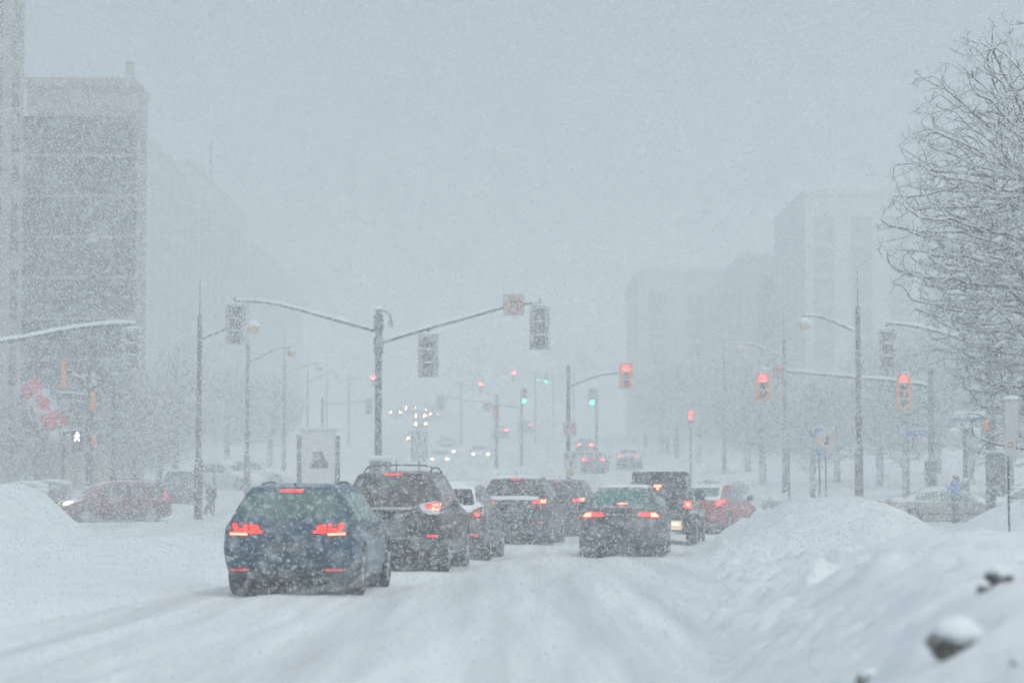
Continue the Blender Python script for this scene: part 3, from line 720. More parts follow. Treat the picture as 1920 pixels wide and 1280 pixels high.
# red car turning right
S = mkS(4.3, .88, 1.50, 'sedan', paint=P_red, glass=M['glass_green'],
    top=[(0, .6), (.02, .78), (.05, .93), (.09, 1.02), (.16, 1.05), (.45, 1.08), (.55, 1.12), (1.05, 1.42), (1.25, 1.47), (1.6, 1.5), (2.0, 1.5), (2.5, 1.44), (2.75, 1.34), (3.25, 1.08), (3.8, .95), (4.18, .78), (4.27, .62), (4.3, .5)],
    rear_glass=[(-.55, 1.14), (.55, 1.14), (.49, 1.40), (-.49, 1.40)], side_glass=((1.0, 1.5), (1.56, 2.95)), windshield=[(-.64, 1.1), (.64, 1.1), (.54, 1.4), (-.54, 1.4)],
    lamps=[([(.66, .86), (.66, 1.04), (.84, 1.03), (.84, .87)], 'tail', [([(.68, .88), (.80, .88), (.80, .945), (.68, .945)], 'brake'), ([(.68, .96), (.80, .96), (.80, 1.02), (.68, 1.02)], 'brake')])],
    rear=[('license_plate', rect(-.26, .26, .7, .82), 'plate', 1), ('lower_bumper', rect(-.8, .8, .28, .40), 'black', 1)],
    front=[('headlight', rect(.5, .75, .62, .74), 'head', 2)], seams=(1.53, 3.0), handles=(1.7,), mirror=(2.75, 1.0), antenna=(1.2, .18, -.05), mirpaint=0,
    roof_snow=())
S['exhaust'] = ()
o = make_car('coupe', S); place_rear(o, S, 1302, 73.5, 22, .03)
tag(o, 'bright red car turning right beyond the snowbank, one tail lamp and door mirror showing', 'car')
# red suv crossing on the left
S = mkS(4.25, .90, 1.72, 'suv', paint=P_redsuv, glass=M['glass_dark'],
    rear_glass=[(-.66, 1.2), (.66, 1.2), (.58, 1.6), (-.58, 1.6)], side_glass=((.35, .95), (1.05, 1.85), (1.93, 2.85)), windshield=[(-.7, 1.22), (.7, 1.22), (.58, 1.62), (-.58, 1.62)],
    lamps=[([(.70, .95), (.70, 1.3), (.84, 1.3), (.84, .95)], 'tail', [])], rear=[('license_plate', rect(-.26, .26, .85, .96), 'plate', 1)],
    front=[('headlight', rect(.45, .72, .80, .93), 'head', 2), ('grille', rect(-.4, .4, .7, .9), 'black', 1), ('license_plate', rect(-.2, .2, .48, .58), 'plate', 1)], seams=(1.0, 1.89, 2.9), handles=(1.15, 2.05),
    mirror=(2.75, 1.15), rails=(.7, 2.4, .55, .07), wr=.37, ww=.24)
S['side'] = [('lower_cladding', [(1.0, .34), (3.2, .34), (3.2, .48), (1.0, .48)], 'black')]
o = make_car('suv', S); SUVRED = o
def place_c(o, px, Y, head, z=None):
    o.location = (X_at(px, Y), Y, (hill(Y) if z is None else z) - .01); o.rotation_euler = (0, 0, -R(head))
place_c(o, 213, 94, 248, -.02)
tag(o, 'dark red SUV crossing to the left with a headlight on, beside the left snowbank', 'SUV')
# beige sedan and the car behind it on the right
S = mkS(4.65, .88, 1.40, 'sedan', paint=P_beige, glass=M['glass_green'],
    rear_glass=[(-.55, 1.06), (.55, 1.06), (.48, 1.31), (-.48, 1.31)], side_glass=((.98, 1.78), (1.86, 2.95)), windshield=[(-.64, 1.06), (.64, 1.06), (.54, 1.31), (-.54, 1.31)],
    lamps=[([(.5, .78), (.5, .92), (.82, .92), (.82, .78)], 'tail_dark', [])], front=[('headlight', rect(.5, .75, .60, .70), 'clear_lens', 2)],
    side=[('side_moulding', [(.25, .48), (4.2, .48), (4.2, .53), (.25, .53)], 'black')], seams=(1.0, 1.82, 3.0), handles=(1.2, 2.08), mirror=(2.95, .95), gtop=.10,
    roof_snow=(([(-.5, 1.25), (.5, 1.25), (.54, 2.6), (-.54, 2.6)], .05), ([(-.6, .15), (.6, .15), (.6, .55), (-.6, .55)], .05)))
BEIGE = S; o = make_car('sedan', S); place_c(o, 1782, 87, 92, 0)
tag(o, 'beige sedan seen from its side behind the gap in the right snowbank', 'car')
S2 = dict(S); S2['paint'] = P_grey; S2['glass'] = M['glass_teal']
SG = mkS(4.5, .90, 1.56, 'hatch', paint=P_grey, glass=M['glass_teal'], rear_glass=[(-.6, 1.1), (.6, 1.1), (.54, 1.44), (-.54, 1.44)], side_glass=((.62, 1.02), (1.1, 1.95), (2.03, 3.0)),
    windshield=[(-.68, 1.08), (.68, 1.08), (.56, 1.47), (-.56, 1.47)], lamps=[([(.55, .8), (.55, 1.0), (.82, 1.0), (.82, .8)], 'tail_dark', [])], front=[('headlight', rect(.5, .75, .62, .74), 'clear_lens', 2)],
    seams=(1.05, 1.98, 3.05), handles=(1.2, 2.15), mirror=(2.9, .98), roof_snow=(([(-.54, .55), (.54, .55), (.56, 2.5), (-.56, 2.5)], .06),))
grey0 = make_car('hatchback', SG); place_c(grey0, 1918, 91, 268, .02)
tag(grey0, 'grey car with a snowy roof at the right edge, behind the beige sedan', 'car')
def repaint(o, old, new):
    for c in [o] + list(o.children_recursive):
        if c.type == 'MESH':
            for sl in c.material_slots:
                if sl.material == old: sl.link = 'OBJECT'; sl.material = new
o = copy_tree(grey0); place_c(o, 338, 113, 352, None); repaint(o, P_grey, P_blk2)
tag(o, 'dark snow dusted car standing beyond the red SUV, left of the lamp post', 'car')
o = copy_tree(grey0); place_c(o, 425, 132, 118, None); repaint(o, P_grey, P_white)
tag(o, 'snow covered car behind the walking person with the backpack', 'car')
o = copy_tree(grey0); place_c(o, 478, 138, 95, None); repaint(o, P_grey, P_white)
tag(o, 'parked car buried white in snow behind the second left lamp post', 'car')
o = copy_tree(grey0); place_c(o, 95, 104, 100, .1); repaint(o, P_grey, P_white)
tag(o, 'white car half hidden behind the left snowbank, in front of the dark hedge', 'car')
# cars further up the street, seen from behind
far = [(1118, 162, 5, P_redsuv, 'red car with two tail lamps further up the street, left of the off-roader'), (1184, 170, 5, P_grey, 'grey car with two faint tail lamps further up the street, above the off-roader roof'),
       (1100, 205, 2, P_blk2, 'dark vehicle far up the street right of the no-left-turn sign'), (985, 285, -2, P_blk2, 'very distant dark car with red lamps under the far green signal'), (938, 262, -3, P_grey, 'very distant car with a single red lamp left of the far signal pole')]
for px, Y, hd, pt, lb_ in far:
    o = copy_tree(sedan0); p = X_at(px, Y); o.location = (p, Y + 2.3, hill(Y + 2.3)); o.rotation_euler = (0, 0, -R(hd)); repaint(o, P_blk2, pt); repaint(o, M['glass_green'], M['glass_dark'])
    if Y > 190: repaint(o, M['brake'], M['red_far'])
    tag(o, lb_, 'car', 'cars driving away up the street')
# oncoming cars with headlamps lit: (left lamp px, right lamp px, lamp py, Y)
onc = [(885, 917, 851, 200, 'oncoming pale car with two bright white headlights, largest of the oncoming cars'), (823, 853, 846, 215, 'oncoming car with low headlights left of the largest oncoming car'),
       (822, 852, 835, 240, 'oncoming car second in the column above the low headlights'), (777, 799, 794, 290, 'oncoming car whose headlights form the lower pair of the far cluster'),
       (777, 798, 779, 320, 'oncoming car whose headlights form the middle pair of the far cluster'), (804, 823, 776, 335, 'oncoming car at the right of the far headlight cluster'), (731, 753, 773, 330, 'oncoming car leftmost in the far headlight cluster'),
       (762, 774, 765, 365, 'oncoming car furthest up, small greenish headlight at the top of the cluster'), (798, 811, 768, 350, 'oncoming car near the top right of the headlight cluster'),
       (763, 790, 821, 250, 'oncoming car with one visible headlight left of the snowy median sign'), (811, 838, 860, 195, 'nearest oncoming car of the column, snow covered, above the dark grey SUV roof')]
oc0 = None
for l, r, py, Y, lb_ in onc:
    o = copy_tree(grey0); px = (l + r) / 2; z = Z_at(py, Y) - .68
    o.location = (X_at(px, Y), Y + 2.2, z); o.rotation_euler = (0, 0, -R(180)); repaint(o, P_grey, P_white if Y < 230 else P_blk2); repaint(o, M['clear_lens'], M['head_far'] if Y > 225 else M['head'])
    tag(o, lb_, 'car', 'oncoming cars coming down the street')
# ---------------------------------------------------------------- poles, signals, signs
def snow_ridge(path, r, parent, t=None):
    """snow lying along the top of a tube"""
    mb = MB(); q = []; rs = []
    for i, p in enumerate(path):
        k = .85 + .35 * noise.noise(Vector(p) * 3.0); q.append(Vector(p) + Vector((0, 0, r * (.75 + .25 * k)))); rs.append(r * (.78 if t is None else t) * (k if 0 < i < len(path) - 1 else .5))
    mb.tube(q, rs, 8); return mb.build('snow_cover', M['cap'], parent, True)
def post(root, x, y, z0, z1, r0, r1, m, name='pole', base=None):
    mb = MB(); mb.tube([(x, y, z0), (x, y, z0 + .02), (x, y, (z0 + z1) / 2), (x, y, z1)], [r0, r0, (r0 + r1) / 2, r1], 14)
    o = mb.build(name, m, root, True)
    if base: MB().tube([(x, y, z0), (x, y, z0 + base[1]), (x, y, z0 + base[1] + .1)], [base[0], base[0], r0], 14).build('pole_base', m, root, True)
    return o
def cap_blob(root, x, y, z, r, sz=.7, name='snow_cap'):
    mb = MB(); mb.ball((x, y, z), r, 14, 8, sz, -.35); mb.v = [tuple(Vector(v) + Vector((0, 0, .12 * r * noise.noise(Vector(v) * 7)))) for v in mb.v]
    return mb.build(name, M['cap'], root, True)

GROUND_AT = lambda X, Y: max(Gn(X, Y), 0)
def signal_head(name, px, py, Y, label, n=3, face=True, lit=None, body='orange', wd=.62, ht=1.15, litmat='red_lit', group=None, rz=0, py1=None, cap=True):
    """px,py = top centre of the panel in the picture"""
    p = at(px, py, Y); root = empty(name, (p.x, Y, p.z - ht / 2), rz)
    if py1: pass
    mb = MB(); mb.box(-wd/2, wd/2, -.008, .008, -ht/2, ht/2)
    back = mb.build('backboard', M[body] if face else M['backboard'], root, False, bevel=.007)
    hw = .18 if n == 3 else .17; mb = MB(); s = 1 if not face else -1
    # housing boxes behind/in front of the board
    sh = (ht - .12) / n
    for i in range(n):
        zc = ht/2 - .06 - sh * (i + .5)
        mb.box(-hw, hw, -.012 if s > 0 else .008, .20 if False else .012, zc - sh * .46, zc + sh * .46)
    # the body always sits away from the lens side
    mb = MB()
    for i in range(n):
        zc = ht/2 - .06 - sh * (i + .5)
        if face: mb.box(-hw, hw, .008, .20, zc - sh * .47, zc + sh * .47)
        else: mb.box(-hw, hw, -.20, -.008, zc - sh * .47, zc + sh * .47)
    mb.build('housing', M[body], root, False, bevel=.02) if face else mb.build('housing', snow_back, root, False, bevel=.03)
    if not face:
        for i in range(n):
            zc = ht/2 - .06 - sh * i - .03
            m2 = MB(); m2.ball((0, -.13, zc), .17, 12, 6, .30, -.3); m2.build('snow_cap', M['cap'], root, True)
    yf = -.01 if face else .01; d = -1 if face else 1
    for i in range(n):
        zc = ht/2 - .06 - sh * (i + .5); r = min(.15, sh * .42)
        on = (lit == i)
        mb = MB(); mb.disc((0, zc), r, yf, yf + d * .03); mb.build('lens', M[litmat] if on else M['dark_lens'], root, True)
        mb = MB(); k = 14; vs = []; fs = []
        for q in range(k + 1):
            a = math.pi * (-.12 + 1.24 * q / k); c_, s_ = math.cos(a), math.sin(a)
            for rr, yy in ((r * 1.08, yf), (r * 1.08, yf + d * .22), (r * 1.13, yf + d * .22), (r * 1.13, yf)): vs.append((c_ * rr, yy, zc + s_ * rr))
        for q in range(k):
            for t in range(4): fs.append((4*q + t, 4*q + (t+1) % 4, 4*q + 4 + (t+1) % 4, 4*q + 4 + t))
        mb.add(vs, fs); mb.build('visor', M['black'] if face else M['black'], root, True)
        if face and not on and i > 0:
            m2 = MB(); m2.ball((0, yf - .1, zc + r * 1.12), r * .8, 10, 5, .4, -.4); m2.build('snow_cap', M['cap'], root, True)
    if cap:
        m2 = MB(); m2.ball((0, 0, ht/2 + .005), wd * .42, 14, 6, .22, -.2); m2.v = [(x, y * .45, z) for x, y, z in m2.v]; m2.build('snow_cap', M['cap'], root, True)
    tag(root, label, 'traffic light', group); return root
snow_back = snowy('snow_caked_housing', (.09, .08, .07), .6, up=2.5, thr=.75, wind=.8, nscale=13, namp=1.9)
def side_signal(px, py, Y, label, ht=1.2, n=3, flip=1, mat='orange'):
    """signal seen from its side, visors pointing to +X*flip"""
    o = signal_head('traffic_light', px, py, Y, label, n, True, None, mat, .30, ht, rz=R(90 * flip) , cap=True)
    return o
def sign_turn(root, S_=.72, arrow='left'):
    h = S_/2; mb = MB(); mb.box(-h, h, -.006, .006, -h, h); pn = mb.build('panel', M['white_sign'], root, False, bevel=.004)
    for q in ((-h, h, h - .02, h), (-h, h, -h, -h + .02), (-h, -h + .02, -h + .02, h - .02), (h - .02, h, -h + .02, h - .02)): MB().box(q[0], q[1], -.011, -.007, q[2], q[3]).build('border', M['black_ink'], root)
    MB().ringy((0, 0), h * .84, h * .68, -.016, -.010).build('ring', M['red_paint'], root)
    m = MB(); m.poly([(-h*.56, -h*.47), (-h*.47, -h*.56), (h*.56, h*.47), (h*.47, h*.56)], -.020, -.017); m.build('slash', M['red_paint'], root)
    m = MB(); k = h / .36; pl = [(.10,-.20),(.16,-.20),(.16,.06),(.13,.12),(.06,.15),(-.07,.15),(-.07,.21),(-.20,.12),(-.07,.03),(-.07,.09),(.05,.09),(.10,.05)]
    m.poly([(x * k, z * k) for x, z in pl][::1], -.013, -.009); m.build('arrow', M['black_ink'], root)
    m = MB(); m.box(-.9 * h, .9 * h, -.02, .03, h - .004, h + .03); m.build('snow_cap', M['cap'], root, True, bevel=.012)
def sign_at(px, py, Y, S_, label, kind='turn'):
    p = at(px, py, Y); root = empty('road_sign', (p.x, Y, p.z)); sign_turn(root, S_); tag(root, label, 'road sign'); return root

# --- median signal pole with two arms (Y = 85)
Y = 85; p0 = at(710, 580, Y); z0 = 0
root = empty('signal_pole', (p0.x, Y, z0)); X0 = p0.x
L_ = lambda v: Vector((v.x - X0, 0, v.z - z0))
post(root, 0, 0, 0, p0.z - z0, .135, .115, M['pole'], 'pole')
arm1 = arc_path([L_(at(702, 619, Y)), L_(at(640, 602, Y)), L_(at(560, 580, Y)), L_(at(500, 567, Y)), L_(at(440, 564, Y))])
arm2 = arc_path([L_(at(716, 641, Y)), L_(at(800, 616, Y)), L_(at(880, 594, Y)), L_(at(940, 577, Y)), L_(at(985, 569, Y)), L_(at(1017, 569, Y))])
for a in (arm1, arm2):
    MB().tube(a, [.085 - .04 * i / len(a) for i in range(len(a))], 10).build('mast_arm', M['pole'], root, True); snow_ridge(a, .075, root)
for a, h in ((arm1, L_(at(440, 572, Y))), (arm2, L_(at(1012, 575, Y))), (None, L_(at(803, 626, Y)))):
    MB().cyl(h + Vector((0, 0, .28)), h, .05, .05, 8).build('hanger', M['pole'], root)
MB().cyl((0, 0, p0.z - .75), (0, 0, p0.z - .2), .17, .17, 14).build('clamp', M['pole'], root, True)
MB().cyl((0, 0, p0.z - 1.55), (0, 0, p0.z - 1.0), .17, .17, 14).build('clamp', M['pole'], root, True)
b = arc_path([Vector((.1, 0, p0.z - .05)), Vector((.30, 0, p0.z - .08)), Vector((.42, 0, p0.z - .25)), Vector((.42, 0, p0.z - .42))], 5)
MB().tube(b, .035, 8).build('bracket', M['pole'], root, True); snow_ridge(b[:8], .06, root)
MB().cyl((.42, 0, p0.z - .62), (.42, 0, p0.z - .40), .09, .07, 12).build('sensor', M['pole'], root)
cap_blob(root, -.03, 0, p0.z + .02, .17, .6)
tag(root, 'snowy grey signal pole on the median with one arm to each side', 'signal pole')
signal_head('traffic_light', 442, 570, Y, 'traffic light back at the left tip of the central pole, beside an amber globe', 3, False, None, 'backboard', .72, 1.42, group='snow caked traffic lights facing away')
signal_head('traffic_light', 803, 626, Y, 'snow caked traffic light back hanging mid way under the central pole right arm', 3, False, None, 'backboard', .72, 1.52, group='snow caked traffic lights facing away')
signal_head('traffic_light', 1012, 573, Y, 'snow caked traffic light back at the right tip beside the large no-left-turn sign', 3, False, None, 'backboard', .72, 1.55, group='snow caked traffic lights facing away')
sign_at(963, 572, Y - .1, .73, 'large no-left-turn sign on the right arm of the central signal pole')
# snow-capped cabinet at the pole foot
p = at(714, 856, Y); c = empty('utility_cabinet', (p.x, Y - .4, 0)); tag(c, 'grey utility cabinet with a thick snow cap in front of the central signal pole', 'cabinet')
MB().box(-.38, .38, -.2, .2, 0, p.z - .15).build('cabinet_body', M['pole'], c, False, bevel=.02)
MB().box(-.42, .42, -.24, .24, p.z - .15, p.z + .04).build('snow_cap', M['cap'], c, True, bevel=.07, seg=3)
# median sign seen from behind
Y = 100; p = at(786, 808, Y); c = empty('road_sign', (p.x, Y, 0)); tag(c, 'tall blank grey sign back with a snow cap, right of the central pole', 'road sign')
post(c, 0, 0, 0, p.z, .05, .05, M['pole'], 'post'); MB().box(-.34, .34, -.08, -.055, p.z - 1.25, p.z).build('panel', M['backboard'], c, False, bevel=.01); MB().box(-.35, .35, -.12, .0, p.z, p.z + .09).build('snow_cap', M['cap'], c, True, bevel=.03)
cap_blob(c, 0, -.05, p.z - 1.45, .13)
# --- left arm from outside the frame (Y=80)
Y = 80; X0 = X_at(-60, Y); root = empty('signal_pole', (X0, Y, 0)); L_ = lambda v: Vector((v.x - X0, 0, v.z))
post(root, 0, 0, 0, 8.6, .155, .135, M['pole']); a = arc_path([L_(at(-60, 648, Y)), L_(at(40, 634, Y)), L_(at(130, 617, Y)), L_(at(200, 609, Y)), L_(at(254, 607, Y))])
MB().tube(a, [.085 - .035 * i / len(a) for i in range(len(a))], 10).build('mast_arm', M['pole'], root, True); snow_ridge(a, .08, root)
h = L_(at(247, 612, Y)); MB().cyl(h + Vector((0, 0, .1)), h, .05, .05, 8).build('hanger', M['pole'], root)
tag(root, 'snow topped signal arm reaching in from the left edge of the picture', 'signal pole')
signal_head('traffic_light', 248, 616, Y, 'snow caked traffic light seen from behind at the tip of the left edge arm', 3, False, None, 'backboard', .68, 1.32, group='snow caked traffic lights facing away')
# --- right arm (Y=85) and the post it grows from
Y = 85; X0 = X_at(1858, Y); root = empty('signal_pole', (X0, Y, 0)); L_ = lambda v: Vector((v.x - X0, 0, v.z))
post(root, 0, 0, 0, Z_at(505, Y), .19, .13, M['pole']); a = arc_path([L_(at(1858, 650, Y)), L_(at(1800, 634, Y)), L_(at(1740, 617, Y)), L_(at(1700, 609, Y)), L_(at(1662, 606, Y))])
MB().tube(a, [.08 - .035 * i / len(a) for i in range(len(a))], 10).build('mast_arm', M['pole'], root, True); snow_ridge(a, .075, root)
h = L_(at(1663, 616, Y)); MB().cyl(h + Vector((0, 0, .2)), h, .045, .045, 8).build('hanger', M['pole'], root)
tag(root, 'tall signal pole with an arm reaching left, standing behind the big tree', 'signal pole')
signal_head('traffic_light', 1664, 617, Y, 'snow caked traffic light back at the arm tip just left of the big tree', 3, False, None, 'backboard', .64, 1.42, group='snow caked traffic lights facing away')
c = empty('utility_cabinet', (X0 + .1, Y - .25, 0)); tag(c, 'large grey green box strapped to the tall right signal pole', 'cabinet')
zt = Z_at(848, Y); MB().box(-.33, .33, -.22, .0, zt - 1.5, zt).build('cabinet_body', M['pole'], c, False, bevel=.02); MB().box(-.36, .36, -.26, .02, zt, zt + .07).build('snow_cap', M['cap'], c, True, bevel=.03)
side_signal(1854, 780, Y - .1, 'small orange pedestrian signal housing on the tall right pole', .55, 2, 1)
# --- right double signal arm (Y=100)
Y = 100; X0 = X_at(1747, Y); root = empty('signal_pole', (X0, Y, 0)); L_ = lambda v: Vector((v.x - X0, 0, v.z))
post(root, 0, 0, 0, Z_at(688, Y), .15, .12, M['pole'], base=None); a = arc_path([L_(at(1747, 724, Y)), L_(at(1690, 715, Y)), L_(at(1600, 707, Y)), L_(at(1500, 698, Y)), L_(at(1428, 693, Y))])
MB().tube(a, [.09 - .035 * i / len(a) for i in range(len(a))], 10).build('mast_arm', M['pole'], root, True); snow_ridge(a, .085, root)
MB().box(-.26, .2, -.2, .2, 0, Z_at(862, Y)).build('pole_base', M['pole'], root, False, bevel=.04)
cap_blob(root, 0, 0, Z_at(688, Y), .15)
tag(root, 'signal pole with a long arm carrying two red lights over the right side street', 'signal pole')
signal_head('traffic_light', 1430, 698, Y - .1, 'lit red traffic light beside the small no-left-turn sign on the long right arm', 3, True, 0, 'orange', .62, 1.16, group='red traffic lights facing the camera')
signal_head('traffic_light', 1694, 699, Y - .1, 'lit red traffic light with four lamps, nearest to the big tree', 4, True, 0, 'orange', .62, 1.48, group='red traffic lights facing the camera')
sign_at(1462, 697, Y - .1, .56, 'small no-left-turn sign on the left end of the long right arm')
c = empty('street_name_sign', (X_at(1716, Y), Y - .1, Z_at(812, Y))); tag(c, 'blue street name blade on the signal pole behind the beige sedan', 'street sign')
MB().box(-.38, .55, -.01, .01, -.13, .13).build('panel', M['blue_sign'], c, False, bevel=.006); MB().box(-.38, .55, -.04, .04, .13, .17).build('snow_cap', M['cap'], c, True, bevel=.015)
c = empty('street_name_sign', (X_at(1823, 95), 95, Z_at(781, 95))); tag(c, 'long snow covered street name blade above the right double globe lamp', 'street sign')
MB().box(-.68, .85, -.01, .01, -.18, .12).build('panel', M['blue_sign'], c, False, bevel=.006); MB().box(-.70, .75, -.06, .02, -.05, .22).build('snow_cap', M['cap'], c, True, bevel=.03)
# --- centre signal on its own pole (Y=105)
Y = 105; zg = hill(Y); X0 = X_at(1066, Y); root = empty('signal_pole', (X0, Y, zg)); L_ = lambda v: Vector((v.x - X0, 0, v.z - zg))
post(root, 0, 0, 0, Z_at(685, Y) - zg, .10, .085, M['pole']); a = arc_path([L_(at(1067, 724, Y)), L_(at(1095, 713, Y)), L_(at(1130, 702, Y)), L_(at(1162, 699, Y))], 6)
MB().tube(a, [.07 - .03 * i / len(a) for i in range(len(a))], 10).build('mast_arm', M['pole'], root, True); snow_ridge(a, .06, root)
tag(root, 'thin signal pole in the middle distance with a short arm to the right', 'signal pole')
signal_head('traffic_light', 1174, 680, Y - .1, 'brightest lit red traffic light, highest at the centre right on a short arm', 3, True, 0, 'orange', .61, 1.12, litmat='red_lit', group='red traffic lights facing the camera')
p = at(1068, 804, Y); root = empty('road_sign', (p.x, Y - .15, p.z)); sign_turn(root, .56); tag(root, 'no-left-turn sign strapped to the thin pole above the keep-right sign', 'road sign')
p = at(1070, 862, Y); root = empty('road_sign', (p.x, Y - .15, p.z)); tag(root, 'white keep-right sign with a black arrow bending past a shield shape', 'road sign')
MB().box(-.30, .30, -.006, .006, -.38, .38).build('panel', M['white_sign'], root, False, bevel=.004)
m = MB(); m.poly([(-.02, -.30), (.04, -.30), (.04, -.12), (.17, .08), (.17, .16), (.23, .16), (.14, .31), (.05, .16), (.11, .16), (.11, .10), (-.02, -.10)], -.013, -.009); m.build('arrow', M['black_ink'], root)
m = MB(); m.poly([(-.22, .26), (-.22, .12), (-.15, .03), (-.08, .12), (-.08, .26)], -.013, -.009); m.build('island_symbol', M['black_ink'], root)
p = at(1070, 885, Y); root = empty('hazard_marker', (p.x, Y - .15, p.z)); tag(root, 'yellow and black striped marker below the keep-right sign', 'road sign')
MB().box(-.15, .15, -.006, .006, -.16, .16).build('panel', M['yellow'], root)
for k in (-1, 0, 1): 
    zc = k * .14; m = MB(); m.poly([(-.148, zc + .02), (.10, zc - .10 if zc - .10 > -.155 else -.155), (.148, max(-.155, zc - .06)), (-.10, min(.155, zc + .10))], -.012, -.008); m.build('stripe', M['black_ink'], root)
# --- left corner pole (Y=100) with sideways signals, walk light
Y = 100; X0 = X_at(168, Y); root = empty('signal_pole', (X0, Y, 0)); L_ = lambda v: Vector((v.x - X0, 0, v.z))
post(root, 0, 0, 0, Z_at(455, Y), .17, .11, M['pole'], base=(.26, 1.4)); cap_blob(root, 0, 0, Z_at(452, Y), .24, .55); cap_blob(root, 0, 0, Z_at(441, Y), .12, .9)
for a in (arc_path([L_(at(166, 705, Y)), L_(at(148, 708, Y)), L_(at(134, 695, Y))], 5), arc_path([L_(at(168, 738, Y)), L_(at(160, 720, Y)), L_(at(158, 706, Y))], 5), arc_path([L_(at(168, 742, Y)), L_(at(140, 738, Y)), L_(at(108, 737, Y))], 5)):
    MB().tube(a, .04, 8).build('bracket', M['pole'], root, True); snow_ridge(a, .06, root)
tag(root, 'tall pole at the left corner with a snow topped cap, carrying sideways signals', 'signal pole')
side_signal(125, 674, Y, 'orange traffic light in profile left of the tall left corner pole', 1.22, 3, 1)
side_signal(180, 730, Y - .2, 'lower orange traffic light in profile right of the tall left corner pole', .92, 3, 1)
side_signal(182, 693, Y - .3, 'snow topped signal in profile directly above the lower orange one', .75, 2, 1, 'backboard')
side_signal(182, 812, Y - .2, 'faint orange pedestrian housing lowest on the left corner pole', .55, 2, 1)
p = at(145, 818, Y); c = empty('pedestrian_signal', (p.x, Y - .1, p.z)); tag(c, 'pedestrian signal showing a lit white walking figure on the left corner', 'pedestrian signal')
MB().box(-.24, .24, 0, .2, -.22, .24).build('housing', M['black'], c, False, bevel=.02); MB().box(-.2, .2, 0, .2, -.62, -.26).build('lower_housing', M['black'], c, False, bevel=.02)
m = MB(); m.disc((.01, .14), .04, -.02, -.012, 12)
for q in ([(-.05,-.03),(.03,-.03),(.05,.09),(-.01,.10)], [(-.04,-.03),(.0,-.03),(-.06,-.18),(-.12,-.18)], [(0,-.03),(.04,-.03),(.12,-.18),(.07,-.18)], [(-.01,.09),(-.03,.06),(-.11,-.02),(-.12,.02)], [(.04,.09),(.10,.0),(.13,.02),(.05,.10)]): m.poly(q, -.02, -.012)
m.build('walking_figure', M['walk'], c); MB().box(-.26, .26, -.05, .22, .24, .30).build('snow_cap', M['cap'], c, True, bevel=.03); MB().box(.2, .46, .05, .12, .0, .06).build('bracket', M['pole'], c)
# banner-like flag hung at an angle on the near left post
FX, FY = X_at(104, 96), 96
root = empty('flag', (X_at(98, 96), 96, Z_at(770, 96))); tag(root, 'red and white flag with a red leaf hanging slanted from a staff on the left', 'flag')
def flag_pt(u, v):  # u along red-white-red (0..1), v across (0..1)
    a = at(36, 728, 96); b = at(88, 806, 96); d = at(70, 700, 96)
    X = (a.x + (b.x - a.x) * u + (d.x - a.x) * v * (1 + .25 * u)); Z = a.z + (b.z - a.z) * u + (d.z - a.z) * v * (1 - .5 * u)
    y = .10 * math.sin(u * 5 + v * 3) + .06 * math.sin(v * 9 + u * 2)
    return Vector((X - root.location.x, y, Z - root.location.z))
def flag_grid(u0, u1, m, name, off=0, mask=None):
    n, k = 26, 22; vs = []; fs = []
    for i in range(n + 1):
        for j in range(k + 1): vs.append(flag_pt(u0 + (u1 - u0) * i / n, j / k) + Vector((0, off, 0)))
    for i in range(n):
        for j in range(k):
            if mask and not mask(u0 + (u1 - u0) * (i + .5) / n, (j + .5) / k): continue
            a = i * (k + 1) + j; fs.append((a, a + 1, a + k + 2, a + k + 1))
    mb = MB(); mb.add(vs, fs); return mb.build(name, m, root, True, recalc=False)
redcloth = snowy('red_cloth', (.50, .02, .04), .8, thr=1.3, nscale=14, namp=1.4); whitecloth = plain('white_cloth', (.6, .62, .64), .8)
flag_grid(0, .27, redcloth, 'red_band'); flag_grid(.27, .70, whitecloth, 'white_field'); flag_grid(.70, 1, redcloth, 'red_band')
LEAF = [(0,-.5),(.05,-.5),(.04,-.22),(.30,-.27),(.26,-.17),(.48,.02),(.42,.06),(.46,.22),(.31,.19),(.28,.26),(.15,.12),(.19,.38),(.10,.33),(0,.5)]
LEAF = LEAF + [(-x, y) for x, y in LEAF[::-1][1:-1]]
def in_poly(x, y, P):
    c = False; j = len(P) - 1
    for i in range(len(P)):
        if (P[i][1] > y) != (P[j][1] > y) and x < (P[j][0] - P[i][0]) * (y - P[i][1]) / (P[j][1] - P[i][1] + 1e-12) + P[i][0]: c = not c
        j = i
    return c
flag_grid(.27, .70, redcloth, 'leaf_emblem', -.006, lambda u, v: in_poly((u - .485) / .40, (v - .5) / .8, LEAF))
v = at(108, 690, 96) - root.location; v2 = at(112, 815, 96) - root.location
MB().cyl(v, v2, .03, .03, 8).build('staff', M['pole'], root)
